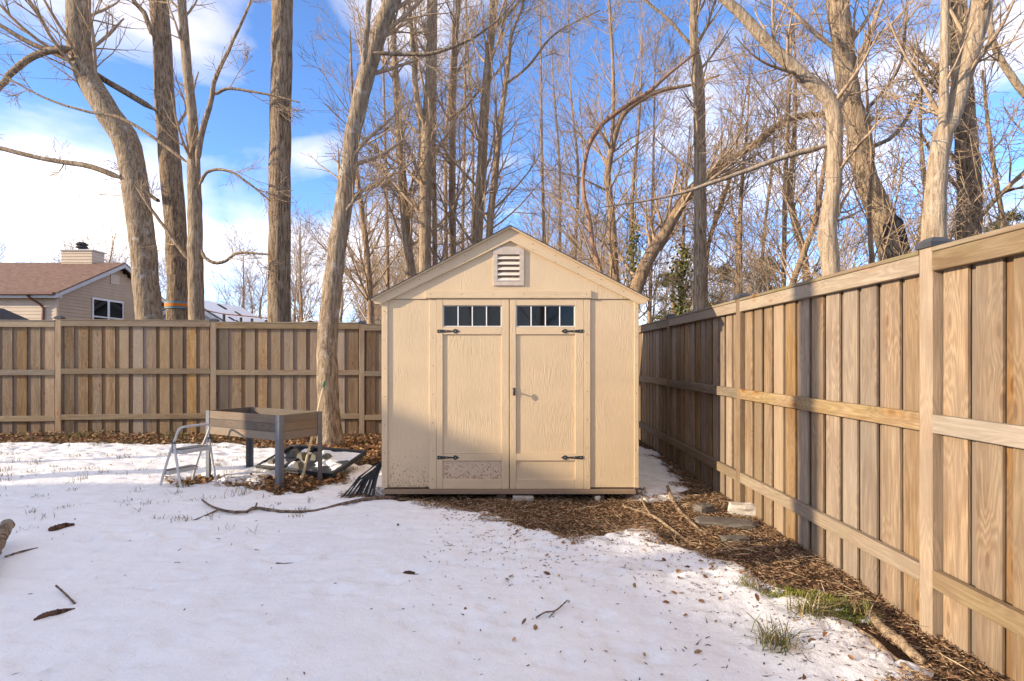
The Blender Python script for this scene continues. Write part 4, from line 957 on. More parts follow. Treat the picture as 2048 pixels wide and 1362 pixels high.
make_tree('bare_tree', 'pale leaning tree inside the yard between planter and shed', 'tree',
          [tr_([(661, 892, 56), (659, 850, 43), (655, 760, 41), (656, 660, 40), (666, 564, 37), (676, 485, 35), (688, 406, 35), (701, 300, 31), (703, 282, 31), (730, 160, 33), (757, 70, 33), (784, 0, 30), (830, -130, 24), (880, -350, 14), (905, -600, 4)], 8.75, .4)], M['bark_spot'], (20, 8, 6), (.3, .9), 1.7,
          limbs=[tr_([(728, 125, 12), (732, 70, 11), (737, 0, 10), (745, -120, 6)], 8.75), tr_([(694, 420, 7), (708, 398, 7), (716, 388, 8)], 8.7), tr_([(748, 105, 9), (800, 108, 8), (862, 108, 7), (930, 85, 6), (990, 45, 4), (1030, 0, 3)], 8.9)], ground=False, **CLOSE)
MIDT = 'trees rising behind the shed'
make_tree('bare_tree', 'bare tree just left of the shed roof, bending slightly left', 'tree', [tr_([(821, 549, 21), (809, 423, 18), (800, 282, 16), (790, 141, 13), (786, 47, 11), (781, -60, 8), (775, -250, 3)], 14.5)], M['bark_grey'], (30, 8, 6), (.3, .97), 2.1, group=MIDT)
make_tree('bare_tree', 'thickest of the bare trees behind the shed roof, forked low', 'tree', [tr_([(850, 531, 24), (851, 423, 24), (854, 282, 23), (861, 141, 20), (863, 0, 17), (866, -200, 10), (868, -450, 3)], 13.5), tr_([(847, 246, 13), (833, 188, 12), (826, 94, 10), (818, 0, 8), (812, -150, 3)], 13.4)], M['bark_grey'], (26, 8, 6), (.3, .97), 2.1, group=MIDT)
make_tree('bare_tree', 'thin straight sapling right of the thickest trunk behind the shed', 'tree', [tr_([(870, 517, 10), (868, 329, 9), (870, 141, 8), (872, 0, 6), (875, -200, 2)], 15)], M['bark_wood'], (22, 7, 6), (.25, .97), 1.6, group=MIDT)
make_tree('bare_tree', 'medium straight bare tree midway up the left roof slope', 'tree', [tr_([(905, 498, 15), (905, 282, 13), (910, 94, 11), (917, 0, 9), (925, -150, 3)], 15.5)], M['bark_wood'], (30, 8, 6), (.25, .97), 2.0, group=MIDT)
make_tree('bare_tree', 'sturdy bare tree rising left of the shed ridge, leaning right', 'tree', [tr_([(954, 479, 21), (964, 329, 20), (971, 188, 18), (980, 94, 16), (988, 23, 14), (995, -80, 9), (1005, -300, 3)], 14)], M['bark_grey'], (27, 8, 6), (.3, .97), 2.1,
          limbs=[tr_([(984, 60, 8), (1016, 28, 7), (1045, -10, 5), (1090, -60, 3)], 14), tr_([(975, 160, 5), (930, 215, 5), (900, 235, 3)], 14)], group=MIDT)
make_tree('bare_tree', 'slim bare tree by the shed ridge bending away right at top', 'tree', [tr_([(979, 465, 14), (990, 352, 13), (1002, 235, 11), (1016, 131, 9), (1023, 70, 7), (1042, 20, 5), (1070, -80, 2)], 13.6)], M['bark_wood'], (26, 8, 6), (.3, .97), 2.0,
          limbs=[tr_([(1010, 170, 6), (1060, 130, 5), (1110, 70, 4), (1200, 20, 2.5)], 13.6)], group=MIDT)
make_tree('bare_tree', 'thin bare tree seen through branches between leaning tree and roof eave', 'tree', [tr_([(742, 640, 14), (735, 520, 12), (725, 430, 11), (714, 350, 9), (705, 200, 6), (700, 60, 3)], 16)], M['bark_wood'], (32, 8, 6), (.2, .97), 2.3, group=MIDT)
for i, (x, y, wd, D) in enumerate(((892, 500, 8, 18), (925, 490, 7, 19), (838, 540, 8, 18), (945, 470, 6, 20), (776, 600, 8, 19))):
    make_tree('bare_tree', 'slender bare tree crowded between larger trunks above left roof slope', 'tree', [tr_([(x, y, wd), (x + 4 * math.sin(i), y - 200, wd * .85), (x + 12 * math.cos(i), y - 400, wd * .6), (x + 20 * math.cos(i), y - 640, wd * .25)], D)], M['bark_wood'], (22, 7, 6), (.2, .97), 2.0, group='slender trees behind shed')
make_tree('bare_tree', 'reddish twisting thin tree right of the ridge, bending to right', 'tree', [tr_([(1201, 545, 10), (1185, 488, 10), (1180, 446, 9), (1166, 376, 8.5), (1175, 300, 8), (1199, 254, 9), (1246, 216, 9), (1298, 183, 8), (1340, 146, 6), (1400, 100, 3)], 10.9)], bark('bark_red', (0.42, 0.25, 0.16), (0.2, 0.11, 0.07), 0.0, .6), (14, 6, 5), (.25, .97), 1.3)
make_tree('bare_tree', 'bare tree above right roof slope whose upper limb sweeps right', 'tree', [tr_([(1229, 555, 19), (1222, 423, 16), (1215, 352, 14), (1227, 282, 12), (1250, 225, 11), (1316, 183, 9), (1380, 170, 6), (1440, 150, 3)], 12.6), tr_([(1220, 340, 9), (1226, 240, 8), (1226, 141, 7), (1218, 0, 5), (1210, -120, 2)], 12.6)], M['bark_wood'], (26, 8, 6), (.25, .97), 1.8)
for i, (x, y, wd, D, lab) in enumerate(((1265, 570, 9, 13.5, 'ivy-footed thin tree at the right end of the roof'), (1300, 600, 8, 15, 'thin bare tree just right of the shed eave'), (1088, 480, 7, 19, 'thin distant tree right of the ridge in open sky'), (1120, 500, 6, 21, 'farther thin tree above the right roof slope'), (1150, 520, 7, 18, 'thin straight tree left of the reddish twisting tree'))):
    make_tree('bare_tree', lab, 'tree', [tr_([(x, y, wd), (x + 6 * math.sin(i * 2), y - 180, wd * .85), (x + 14 * math.cos(i), y - 340, wd * .5), (x + 20 * math.cos(i), y - 500, wd * .2)], D)], M['bark_wood'], (32, 8, 6), (.18, .97), 2.2, lift=.09, ang=.6)
lean = make_tree('bare_tree', 'long leaning trunk sloping up to the right behind the fence', 'tree', [tr_([(1268, 600, 27), (1290, 532, 26), (1330, 464, 24), (1365, 404, 22), (1395, 369, 20), (1440, 335, 17), (1480, 309, 15), (1530, 272, 13), (1560, 247, 12), (1600, 232, 11), (1650, 230, 10), (1720, 240, 6), (1790, 235, 3)], 12)], M['bark_wood'], (30, 8, 6), (.3, .97), 1.5)
make_tree('bare_tree', 'straight grey-brown trunk crossing in front of the leaning trunk', 'tree', [tr_([(1398, 625, 25), (1400, 500, 25), (1400, 400, 24), (1399, 250, 23), (1396, 150, 22), (1388, 88, 17), (1388, 0, 16), (1386, -150, 11), (1384, -400, 3)], 11)], M['bark_grey'], (22, 8, 6), (.4, .97), 1.7,
          limbs=[tr_([(1384, 92, 7), (1345, 50, 6), (1290, 0, 5), (1250, -50, 3)], 11), tr_([(1392, 92, 7), (1410, 60, 6), (1430, 0, 5), (1440, -60, 3)], 11)], **CLOSE)
make_tree('bare_tree', 'pale smooth tree bending sharply left above the long fence', 'tree', [tr_([(1664, 556, 34), (1655, 474, 36), (1657, 434, 31), (1667, 374, 30), (1669, 300, 31), (1667, 225, 30), (1655, 195, 28), (1610, 155, 26), (1560, 110, 24), (1520, 70, 22), (1485, 30, 20), (1450, 0, 18), (1380, -60, 13), (1300, -140, 4)], 7.3)], M['bark_pale'], (11, 7, 6), (.4, .97), 1.1,
          limbs=[tr_([(1652, 292, 13), (1580, 310, 11), (1505, 334, 9), (1420, 362, 8), (1355, 384, 6), (1280, 402, 4), (1200, 415, 2)], 7.3)], minr=.003, **CLOSE)
big = make_tree('bare_tree', 'thick leaning trunk with a dark scar at its foot', 'tree', [tr_([(1788, 525, 54), (1770, 450, 48), (1729, 350, 41), (1714, 250, 40), (1694, 165, 40), (1684, 75, 39), (1675, 0, 42), (1668, -150, 32), (1660, -400, 18), (1650, -700, 5)], 8.2)], M['bark_grey'], (20, 8, 6), (.35, .97), 1.6,
          limbs=[tr_([(1712, 240, 8), (1760, 190, 7), (1800, 130, 6), (1810, 60, 5), (1815, 0, 4)], 8.2), tr_([(1730, 300, 9), (1790, 270, 8), (1840, 200, 7), (1880, 145, 6), (1960, 90, 4)], 8.4)], minr=.0035, **CLOSE)
g = P(1797, 470, 8.02)
V_, Q_ = tubes(np.array([[P(1782, 430, 8.1), P(1786, 450, 8.0), P(1792, 480, 7.98), P(1799, 510, 8.0), P(1808, 545, 8.05)]]), np.array([[.04, .12, .135, .14, .15]]), 12, .12)
ob('scar', np_mesh('scar', V_ - np.array(big.location), Q_, M['wound'], True), big)
make_tree('bare_tree', 'pale twin-stemmed tree rising behind the near fence post', 'tree', [tr_([(1869, 480, 45), (1872, 374, 37), (1885, 275, 34), (1906, 232, 30), (1934, 125, 35), (1950, 65, 37), (1965, 0, 38), (1985, -120, 30), (2010, -350, 14), (2030, -600, 4)], 6.6), tr_([(1884, 262, 20), (1888, 200, 17), (1889, 100, 15), (1890, 0, 15), (1892, -200, 9), (1895, -400, 3)], 6.55)], M['bark_pale'], (14, 8, 6), (.4, .97), 1.2, minr=.003, **CLOSE)
make_tree('bare_tree', 'dark brown trunk close behind the twin-stemmed tree', 'tree', [tr_([(1937, 485, 43), (1939, 400, 42), (1934, 300, 40), (1929, 225, 38), (1917, 75, 33), (1914, 0, 32), (1905, -250, 22), (1895, -600, 5)], 9)], M['bark_rough'], (20, 8, 6), (.3, .97), 1.6, **CLOSE)
make_tree('bare_tree', 'tree beyond the right edge with a pale limb reaching in', 'tree', [tr_([(2230, 560, 30), (2210, 400, 26), (2190, 250, 22), (2180, 50, 16), (2170, -200, 6)], 7.6)], M['bark_pale'], (12, 6, 5), (.3, .97), 1.4, limbs=[tr_([(2195, 300, 16), (2120, 250, 15), (2048, 190, 14), (2019, 160, 14), (1994, 120, 13), (1976, 80, 12), (1974, 30, 11), (1985, -60, 6)], 7.6)], minr=.0035)
for x, pts, D, lab in ((0, [(1567, 582, 9), (1570, 400, 9), (1575, 250, 8), (1580, 150, 6), (1583, 0, 3)], 11, 'thin straight sapling left of the pale bent tree'), (1, [(1582, 580, 12), (1610, 499, 12), (1630, 440, 12), (1650, 320, 7), (1670, 200, 3)], 10, 'slanting sapling crossing behind the pale bent tree'),
                       (2, [(1612, 545, 15), (1605, 500, 14), (1585, 424, 13), (1580, 374, 11), (1587, 300, 9), (1590, 200, 8), (1587, 50, 4)], 12, 'kinked brown tree left of the pale bent tree'), (3, [(1480, 600, 10), (1480, 449, 9), (1485, 350, 7), (1495, 240, 4), (1500, 100, 2)], 12, 'thin tree standing above the second fence post'),
                       (4, [(1412, 625, 8), (1415, 500, 9), (1445, 400, 9), (1460, 355, 7), (1480, 250, 4), (1500, 150, 2)], 13, 'thin tree curving out right of the straight grey-brown trunk'), (5, [(1745, 540, 10), (1738, 420, 9), (1745, 330, 8), (1735, 200, 5), (1730, 60, 3)], 7.6, 'pale sapling standing before the scarred leaning trunk'),
                       (6, [(2010, 470, 9), (1990, 350, 9), (1975, 240, 7), (1965, 140, 4)], 8, 'thin dark tree near the right edge behind the fence'), (7, [(1520, 590, 7), (1530, 450, 6), (1545, 320, 5), (1550, 180, 2)], 15, 'faint thin tree between the second post and kinked tree'), (8, [(1835, 500, 8), (1850, 380, 7), (1840, 250, 6), (1850, 100, 3)], 10, 'thin tree in the gap left of the twin-stemmed tree')):
    make_tree('bare_tree', lab, 'tree', [tr_(pts, D)], M['bark_wood'], (27, 8, 6), (.2, .97), 1.7, minr=.004)

# ------------------------------------------------------------------ copied far trees
def copy_tree(src, loc, rz, s, label, group):
    r_ = src.copy(); COL.objects.link(r_); r_.location = [float(v) for v in loc]; r_.rotation_euler = (0, 0, rz); r_.scale = (s, s, s); r_['label'] = label; r_['group'] = group
    for c_ in src.children:
        k = c_.copy(); COL.objects.link(k); k.parent = r_
    return r_
def far_tree(seed, h=9.0, spread=.6, c=(26, 8, 6), lens=3.2, label='', group='', loc=(0, 0, 0)):
    p0 = [np.array([0, 0, -.1]), np.array([.1 * math.sin(seed), .1, h * .3]), np.array([.25 * math.cos(seed), 0, h * .65]), np.array([.3, .1 * seed % .4, h])]
    p0 = [p_ + np.array(loc) for p_ in p0]
    return make_tree('bare_tree', label, 'tree', [(p0, [.15, .12, .07, .015])], M['bark_wood'], c, (.2, .97), lens, minr=.0075, group=group, trunk_sides=8, lift=.08, ang=spread, ground=False)
LW = 'wintry bare tree in the distant wood beyond the gardens'
protos = [far_tree(1.0, 9, .6, label=LW, group='distant wood', loc=(-17, 46, 0)), far_tree(2.3, 7.5, .8, label=LW, group='distant wood', loc=(-9, 42, 0)), far_tree(3.7, 10.5, .55, label=LW, group='distant wood', loc=(4, 33, 0))]
for k in range(88):
    if k < 22: x = -46 + k * 2.15 + rng.uniform(-.8, .8); y = rng.uniform(40, 56); s = rng.uniform(.8, 1.25)
    elif k < 46: x = -6 + (k - 22) * 1.55 + rng.uniform(-.6, .6); y = rng.uniform(22, 38); s = rng.uniform(.6, 1.0)
    else: y = rng.uniform(24, 50); x = rng.uniform(-.32, 1.0) * y; s = rng.uniform(.6, 1.05)
    copy_tree(protos[k % 3], (x, y, 0), rng.uniform(0, 6.28), s, LW, 'distant wood')
# pines
def pine(label, x, ytop, D, wd, n_=2600, group='pines beyond the fence', name='pine_tree'):
    top = P(x, ytop, D); hgt = top[2]; base = np.array([top[0], D, 0.0])
    t = thing(name, label, 'pine', base, 0, group)
    V_, Q_ = tubes(np.array([[[0, 0, -.1], [0.05, 0, hgt * .5], [0, 0, hgt]]]), np.array([[.16, .11, .02]]), 8); ob('trunk', np_mesh('trunk', V_, Q_, M['bark_wood'], True), t)
    nb = 46; zz = rng.uniform(.12, 1.0, nb) * hgt; az = rng.uniform(0, 6.283, nb); ln = wd * (1.12 - zz / hgt) ** .6 * rng.uniform(.6, 1.1, nb)
    tip = np.stack([np.cos(az) * ln, np.sin(az) * ln, zz + ln * rng.uniform(-.05, .3, nb)], -1); st_ = np.stack([np.zeros(nb), np.zeros(nb), zz], -1)
    bp = np.stack([st_, (st_ + tip) / 2 + [0, 0, .04], tip], 1); V_, Q_ = tubes(bp, np.tile([[.03, .018, .008]], (nb, 1)), 4); ob('limb', np_mesh('limb', V_, Q_, M['bark_wood'], True), t)['kind'] = 'stuff'
    u = rng.uniform(.3, 1.05, n_)[:, None]; bi = rng.integers(0, nb, n_); c_ = st_[bi] * (1 - u) + tip[bi] * u + rng.normal(0, .13, (n_, 3)) * [1, 1, .55]
    k = 5; c_ = np.repeat(c_, k, 0); m_ = len(c_)
    d = unit(rng.standard_normal((m_, 3)) + [0, 0, .5]) * rng.uniform(.09, .2, m_)[:, None]; sd = unit(np.cross(d, rng.standard_normal((m_, 3)))) * .011
    V_ = np.stack([c_ - sd, c_ + sd, c_ + d], 1).reshape(-1, 3); Fc = np.arange(m_ * 3).reshape(-1, 3)
    pal = np.array([(.11, .12, .04), (.17, .15, .055), (.22, .17, .07), (.08, .10, .035)]); cc = np.repeat(np.c_[pal[rng.integers(0, 4, m_)], np.ones(m_)], 3, 0)
    ob('crown', np_mesh('crown', V_, Fc, M['needle'], False, cc), t)
    return t
pine('yellowish pine seen low between the roof eave and straight trunk', 1345, 530, 24, 1.6)
pine('broad pine beyond the fence right of the straight trunk', 1440, 535, 26, 1.6)
pine('sparse pine just above the fence left of the kinked tree', 1530, 515, 25, 1.3, 1700)
pine('low pine beyond the fence far right behind the trunks', 2000, 420, 17, 1.5)
# ivy
def ivy(tree, pts, D, n_, rad_):
    c_ = np.array([P(x, y, D - .1) for x, y in pts]); seg = rng.integers(0, len(pts) - 1, n_); u = rng.random(n_)[:, None]
    p_ = c_[seg] * (1 - u) + c_[seg + 1] * u + rng.normal(0, rad_, (n_, 3)); d = unit(rng.standard_normal((n_, 3))) * .045; s_ = unit(np.cross(d, rng.standard_normal((n_, 3)))) * .03
    V_ = np.stack([p_ - s_, p_ + d, p_ + s_, p_ - d], 1).reshape(-1, 3) - np.array(tree.location); pal = np.array([(.16, .17, .05), (.10, .13, .04), (.24, .22, .08)])
    o = ob('ivy', np_mesh('ivy', V_, np.arange(n_ * 4).reshape(-1, 4), M['needle'], False, np.repeat(np.c_[pal[rng.integers(0, 3, n_)], np.ones(n_)], 4, 0)), tree); o['kind'] = 'stuff'
iv = [o for o in COL.objects if o.get('label', '').startswith('ivy-footed')][0]
ivy(iv, [(1266, 640), (1265, 560), (1266, 500), (1268, 440)], 13.4, 500, .09)
t_ = make_tree('bare_tree', 'thin ivy-clad trunk between leaning trunk foot and straight trunk', 'tree', [tr_([(1362, 640, 8), (1364, 560, 7), (1367, 470, 6), (1372, 380, 4), (1380, 250, 2)], 13)], M['bark_wood'], (22, 7, 6), (.3, .97), 1.5)
ivy(t_, [(1361, 645), (1363, 590), (1365, 540), (1366, 500)], 12.9, 600, .10)

# ------------------------------------------------------------------ strap and slackline
sc_ = P(355, 611, 12.9); so = thing('tree_strap', 'orange and blue strap round the straight rough trunk with a line running off', 'strap', sc_)
M['orange'] = plain('orange_webbing', (0.62, 0.20, 0.03), 0.7, 0.2, 0.1); M['blue'] = plain('blue_webbing', (0.16, 0.27, 0.34), 0.7, 0.2, 0.1)
for nm, z0, z1, rr, mt in (('protector', -.075, .075, .245, M['blue']), ('webbing', -.035, .035, .252, M['orange'])):
    a = np.linspace(0, 2 * np.pi, 24, endpoint=False); V_ = [(rr * math.cos(t), rr * math.sin(t), z) for z in (z0, z1) for t in a]
    ob(nm, py_mesh(nm, V_, [(i, (i + 1) % 24, 24 + (i + 1) % 24, 24 + i) for i in range(24)], mt, True), so)
p1, p2, p3 = P(375, 613, 12.85), P(446, 628, 15.5), P(590, 641, 24.0)
beam('ratchet', p1 - sc_, p2 - sc_, .012, .09, M['orange'], so, up=(0, 1, 0)); beam('line', p2 - sc_, p3 - sc_, .02, .05, M['orange'], so, up=(0, 1, 0))

# ------------------------------------------------------------------ houses
M['clap'] = plain('beige_clapboard', (0.56, 0.44, 0.32), 0.6, 0.3, 0.06, 2); M['roofbrown'] = plain('brown_shingle', (0.20, 0.125, 0.09), 0.9, 0.15, 0.3, 6, 0, .4)
M['fascia'] = plain('white_fascia', (0.50, 0.48, 0.46), 0.5, 0.3, 0.05); M['gutter'] = plain('brown_gutter', (0.16, 0.065, 0.045), 0.5, 0.4, 0.1)
M['clapgrey'] = plain('pale_clapboard', (0.62, 0.62, 0.60), 0.6, 0.3, 0.05, 2); M['roofdark'] = plain('dark_shingle', (0.06, 0.055, 0.055), 0.9, 0.1, 0.2)
def clap(name, a, b, z0, z1f, nrm, mat, parent, lap=.13, org=(0, 0, 0)):
    """lapped boards on the wall from a to b (xy); z1f(s) gives the wall top at s in 0..1"""
    a = np.array(a, float); b = np.array(b, float); nn = np.array(nrm, float); V_, F_ = [], []
    zmax = max(z1f(s) for s in np.linspace(0, 1, 41)); k = 0
    while z0 + k * lap < zmax:
        za = z0 + k * lap; zc = za + lap; k += 1
        ss = [s for s in np.linspace(0, 1, 201) if z1f(s) >= za + lap * .5]
        if not ss: continue
        s0, s1 = ss[0], ss[-1]; zc = min(zc, zmax)
        i = len(V_)
        for s, z, off in ((s0, za, .018), (s1, za, .018), (s1, zc, 0.0), (s0, zc, 0.0), (s0, za, 0.0), (s1, za, 0.0)):
            p_ = a + (b - a) * s + nn * off; V_.append((p_[0] - org[0], p_[1] - org[1], z - org[2]))
        F_ += [(i, i + 1, i + 2, i + 3), (i + 4, i + 5, i + 1, i)]
    o = ob(name, py_mesh(name, V_, F_, mat), parent); o['kind'] = 'stuff'; return o
def prism(name, pts_yz, x0, x1, mat, parent, org, axis_='X'):
    n_ = len(pts_yz); V_ = []
    for x in (x0, x1):
        for p_, z in pts_yz: V_.append(((x - org[0], p_ - org[1]) if axis_ == 'X' else (p_ - org[0], x - org[1])) + (z - org[2],))
    F_ = [tuple(range(n_)), tuple(range(2 * n_ - 1, n_ - 1, -1))] + [(i, n_ + i, n_ + (i + 1) % n_, (i + 1) % n_) for i in range(n_)]
    me = py_mesh(name, V_, F_, mat); bm = bmesh.new(); bm.from_mesh(me); bmesh.ops.recalc_face_normals(bm, faces=bm.faces); bm.to_mesh(me); bm.free()
    return ob(name, me, parent)
D1 = 24.0; HX = (113 - 1024) / F * D1; DR = D1 * 911 / 787.0; D2 = 2 * DR - D1
zE = H + (HY - 581) / F * D1; zR = H + (HY - 528) / F * DR
ho = thing('brick_house', 'brown-roofed beige clapboard house beyond the back fence', 'house', (HX, DR, 0)); ho.name = 'clapboard_house'
O = np.array(ho.location)
bx('wall', np.array([HX - 16, D1 + .03, 0]) - O, np.array([HX - .03, D2 - .03, zE - .05]) - O, M['clap'], ho, 0)
prism('wall', [(D1 + .05, zE - .06), (D2 - .05, zE - .06), (DR, zR - .25)], HX - .2, HX - .03, M['clap'], ho, O)
clap('clapboard', (HX - 16, D1), (HX, D1), .2, lambda s: zE - .1, (0, -1), M['clap'], ho, .14, O)
clap('clapboard', (HX, D1), (HX, D2), .2, lambda s: zE - .12 + (zR - zE - .1) * (1 - abs(2 * s - 1)), (1, 0), plain('shaded_clapboard', (0.46, 0.33, 0.215), .6, .3, .06, 2), ho, .14, O)  # gable side turned from the sun: its shade is put into the siding colour
bx('corner_board', np.array([HX - .06, D1 - .03, 0]) - O, np.array([HX + .03, D1 + .08, zE - .1]) - O, M['clap'], ho)
sl = (zR - zE) / (DR - D1); oh = .35
for s_ in (-1, 1):
    y0 = DR + s_ * (DR - D1 + oh); z0 = zE - sl * oh
    prism('roof', [(DR, zR), (y0, z0), (y0, z0 + .06), (DR, zR + .07)], HX - 16, HX + .32, M['roofbrown'], ho, O)
    prism('rake_board', [(DR, zR - .005), (y0, z0 - .005), (y0, z0 - .15), (DR, zR - .18)], HX + .26, HX + .315, M['fascia'], ho, O)
bx('eave_board', np.array([HX - 16, D1 - oh + .02, zE - sl * oh - .17]) - O, np.array([HX + .25, D1 - .02, zE - sl * oh - .01]) - O, M['fascia'], ho)
bx('gutter', np.array([HX - 16, D1 - oh - .11, zE - sl * oh - .06]) - O, np.array([HX + .2, D1 - oh - .005, zE - sl * oh + .05]) - O, M['gutter'], ho, .02)
dx = (88 - 1024) / F * D1
tb_ = [(dx - .35, D1 - oh - .05, zE - sl * oh - .08), (dx - .3, D1 - oh + .02, zE - sl * oh - .18), (dx, D1 - .07, zE - sl * oh - .5), (dx, D1 - .06, zE - 1.0), (dx, D1 - .06, .1)]
q, r = resample([np.array(p_) - O for p_ in tb_], [.05] * 5, 24); V_, Q_ = tubes(q[None], r[None], 6); ob('downspout', np_mesh('downspout', V_, Q_, M['gutter'], False), ho)
def window(parent, a, b, z0, z1, nrm, org, cols=2):
    a = np.array(a, float); b = np.array(b, float); nn = np.array(nrm, float); u = (b - a) / np.linalg.norm(b - a); L = np.linalg.norm(b - a); ang = math.atan2(u[1], u[0])
    def wb(name, s0, s1, za, zc, t0, t1, mat, par):
        c_ = a + u * (s0 + s1) / 2 + nn * (t0 + t1) / 2; q_ = np.array([c_[0], c_[1], (za + zc) / 2]) - org - (np.array(par.location) if par is not parent else 0)
        o = ob(name, box_mesh(name, (s1 - s0, t1 - t0, zc - za), mat, .004), par, q_); o.rotation_euler = (0, 0, ang if par is parent else 0); return o
    w0 = wb('window', 0, L, z0, z1, .0, .03, M['white'], parent)
    iv_ = Matrix.Rotation(-ang, 4, 'Z')
    def ch(name, s0, s1, za, zc, t0, t1, mat):
        s_sign = 1.0 if np.dot(np.array([-u[1], u[0]]), nn) > 0 else -1.0
        return ob(name, box_mesh(name, (s1 - s0, t1 - t0, zc - za), mat, .004), w0, ((s0 + s1) / 2 - L / 2, s_sign * ((t0 + t1) / 2 - .015), (za + zc) / 2 - (z0 + z1) / 2))
    cw = L / cols
    for k in range(cols):
        s0, s1 = cw * k + .08, cw * (k + 1) - .08; zm = (z0 + z1) / 2
        ch('pane', s0, s1, z0 + .08, zm - .03, .031, .036, M['glass']); ch('pane', s0, s1, zm + .03, z1 - .08, .031, .036, M['glass'])
        ch('sash', s0 - .03, s1 + .03, zm - .03, zm + .03, .031, .045, M['white'])
wy = lambda x: D1 * 911 / (1024.0 - x)
window(ho, (HX + .02, wy(183)), (HX + .02, wy(245)), H + (HY - 672) / F * wy(214), H + (HY - 599) / F * wy(214), (1, 0), O)
bx('gable_vent', np.array([HX + .01, wy(229) - .3, zR - 1.0]) - O, np.array([HX + .04, wy(229) + .3, zR - .55]) - O, M['clap'], ho)
cxa, cxb = (122 - 1024) / F * (DR - .2), (184 - 1024) / F * (DR - .2); cz1 = H + (HY - 503) / F * DR
cb = bx('chimney', np.array([cxa, DR - .2, zR - .4]) - O, np.array([cxb, DR + .65, cz1]) - O, M['clap'], ho, .01)
q_ = O + np.array(cb.location)
for k in range(5):
    zz = zR - .1 + k * .14
    if zz < cz1 - .06: bx('clapboard', np.array([cxa - .01, DR - .222, zz]) - q_, np.array([cxb + .012, DR + .67, zz + .012]) - q_, M['clap'], cb, .002)
bx('cap', np.array([cxa - .06, DR - .26, cz1]) - q_, np.array([cxb + .06, DR + .71, cz1 + .06]) - q_, M['fascia'], cb)
cvx = (164 - 1024) / F * (DR + .2)
for k, (r0, z0, z1) in enumerate(((.16, 0.06, .20), (.26, .20, .26), (.20, .26, .34), (.26, .34, .40), (.18, .40, .46))):
    V_, Q_ = tubes(np.array([[[cvx, DR + .2, cz1 + z0], [cvx, DR + .2, cz1 + z1]]]), np.array([[r0, r0 * .93]]), 14)
    me = np_mesh('flue', V_ - q_, Q_, M['roofdark'], False); bm = bmesh.new(); bm.from_mesh(me); bmesh.ops.holes_fill(bm, edges=[e_ for e_ in bm.edges if e_.is_boundary]); bm.to_mesh(me); bm.free(); ob('flue', me, cb)
# snowy-roofed house
E1 = 30.0; kx = (374 - 1024) / F * E1; kz = H + (HY - 597) / F * E1; E2 = E1 * 650 / 544.0
h2 = thing('snowy_house', 'pale house with snow-covered roof behind the strapped trees', 'house', (kx, E1, 0)); O2 = np.array(h2.location)
hw = 2.75; sl2 = .60; ze2 = kz - sl2 * hw
bx('wall', np.array([kx - hw + .25, E1 + .05, 0]) - O2, np.array([kx + hw - .25, E2, ze2 + .1]) - O2, M['clapgrey'], h2, 0)
clap('clapboard', (kx - hw + .25, E1), (kx + hw - .25, E1), .2, lambda s: kz - .12 - sl2 * abs(2 * s - 1) * (hw - .25), (0, -1), M['clapgrey'], h2, .16, O2)
prism('wall', [(kx - hw + .25, ze2 + .1), (kx + hw - .25, ze2 + .1), (kx, kz - .1)], E1 + .03, E1 + .2, M['clapgrey'], h2, O2, 'Y')
for s_ in (-1, 1):
    e_ = (kx + s_ * hw, ze2)
    rf = prism('roof', [(kx, kz), e_, (e_[0], e_[1] + .05), (kx, kz + .06)], E1 - .25, E2 + .2, M['roofdark'], h2, O2, 'Y')
    prism('rake_board', [(kx, kz - .01), (e_[0], e_[1] - .01), (e_[0], e_[1] - .22), (kx, kz - .24)], E1 - .245, E1 - .19, M['white'], h2, O2, 'Y')
    ex_ = (kx + s_ * (hw - .03)); prism('snow_layer', [(kx + s_ * .05, kz + .055 - sl2 * .05), (ex_, ze2 + .07), (ex_, ze2 + .12), (kx + s_ * .05, kz + .11 - sl2 * .05)], E1 - .2, E2 + .12, M['snow'], h2, O2, 'Y')
def roof_pt(x, y):
    # intersection of the ray with the right roof slope
    for D in np.linspace(E1 - .2, E2 + .1, 200):
        p_ = P(x, y, D)
        if p_[2] < kz + .12 - sl2 * (p_[0] - kx): return p_
    return P(x, y, E2)
for x, y, a_, b_ in ((444, 614, .5, .28), (477, 628, .5, .14), (463, 638, .35, .16), (478, 645, .4, .14)):
    p_ = roof_pt(x, y); o = bx('roof_vent', (-a_ / 2, -b_ / 2, -.02), (a_ / 2, b_ / 2, .07), M['roofdark'], h2, .02); o.location = [float(v) for v in (p_ - O2)]; o.rotation_euler = (0, math.atan(sl2), 0)
for x, y0, y1 in ((449, 629, 652), (483, 635, 652), (505, 637, 652), (533, 640, 652)):
    p_ = P(x, y1, 22); q2 = P(x - 1, y0, 22); 
    o = beam('slackline_post', (0, 0, 0), q2 - np.array([q2[0], q2[1], 0]), .07, .07, M['roofdark'], None); o.location = (q2[0], q2[1], q2[2] / 2)
    tag(o, 'thin dark post standing in a row before the snowy roof', 'post', 'dark posts beyond the fence')
# small far white gable
p_ = P(622, 641, 40); h3 = thing('far_house', 'tiny white gable far off beside the leaning tree', 'house', (p_[0], 40, 0)); O3 = np.array(h3.location)
prism('wall', [(p_[0] - 1.0, 0), (p_[0] + 1.0, 0), (p_[0] + 1.0, p_[2] - .4), (p_[0], p_[2] - .1), (p_[0] - 1.0, p_[2] - .4)], 40, 44, M['clapgrey'], h3, O3, 'Y')
for s_ in (-1, 1): prism('roof', [(p_[0], p_[2]), (p_[0] + s_ * 1.3, p_[2] - .39), (p_[0] + s_ * 1.3, p_[2] - .30), (p_[0], p_[2] + .08)], 39.8, 44.2, M['snow'], h3, O3, 'Y')
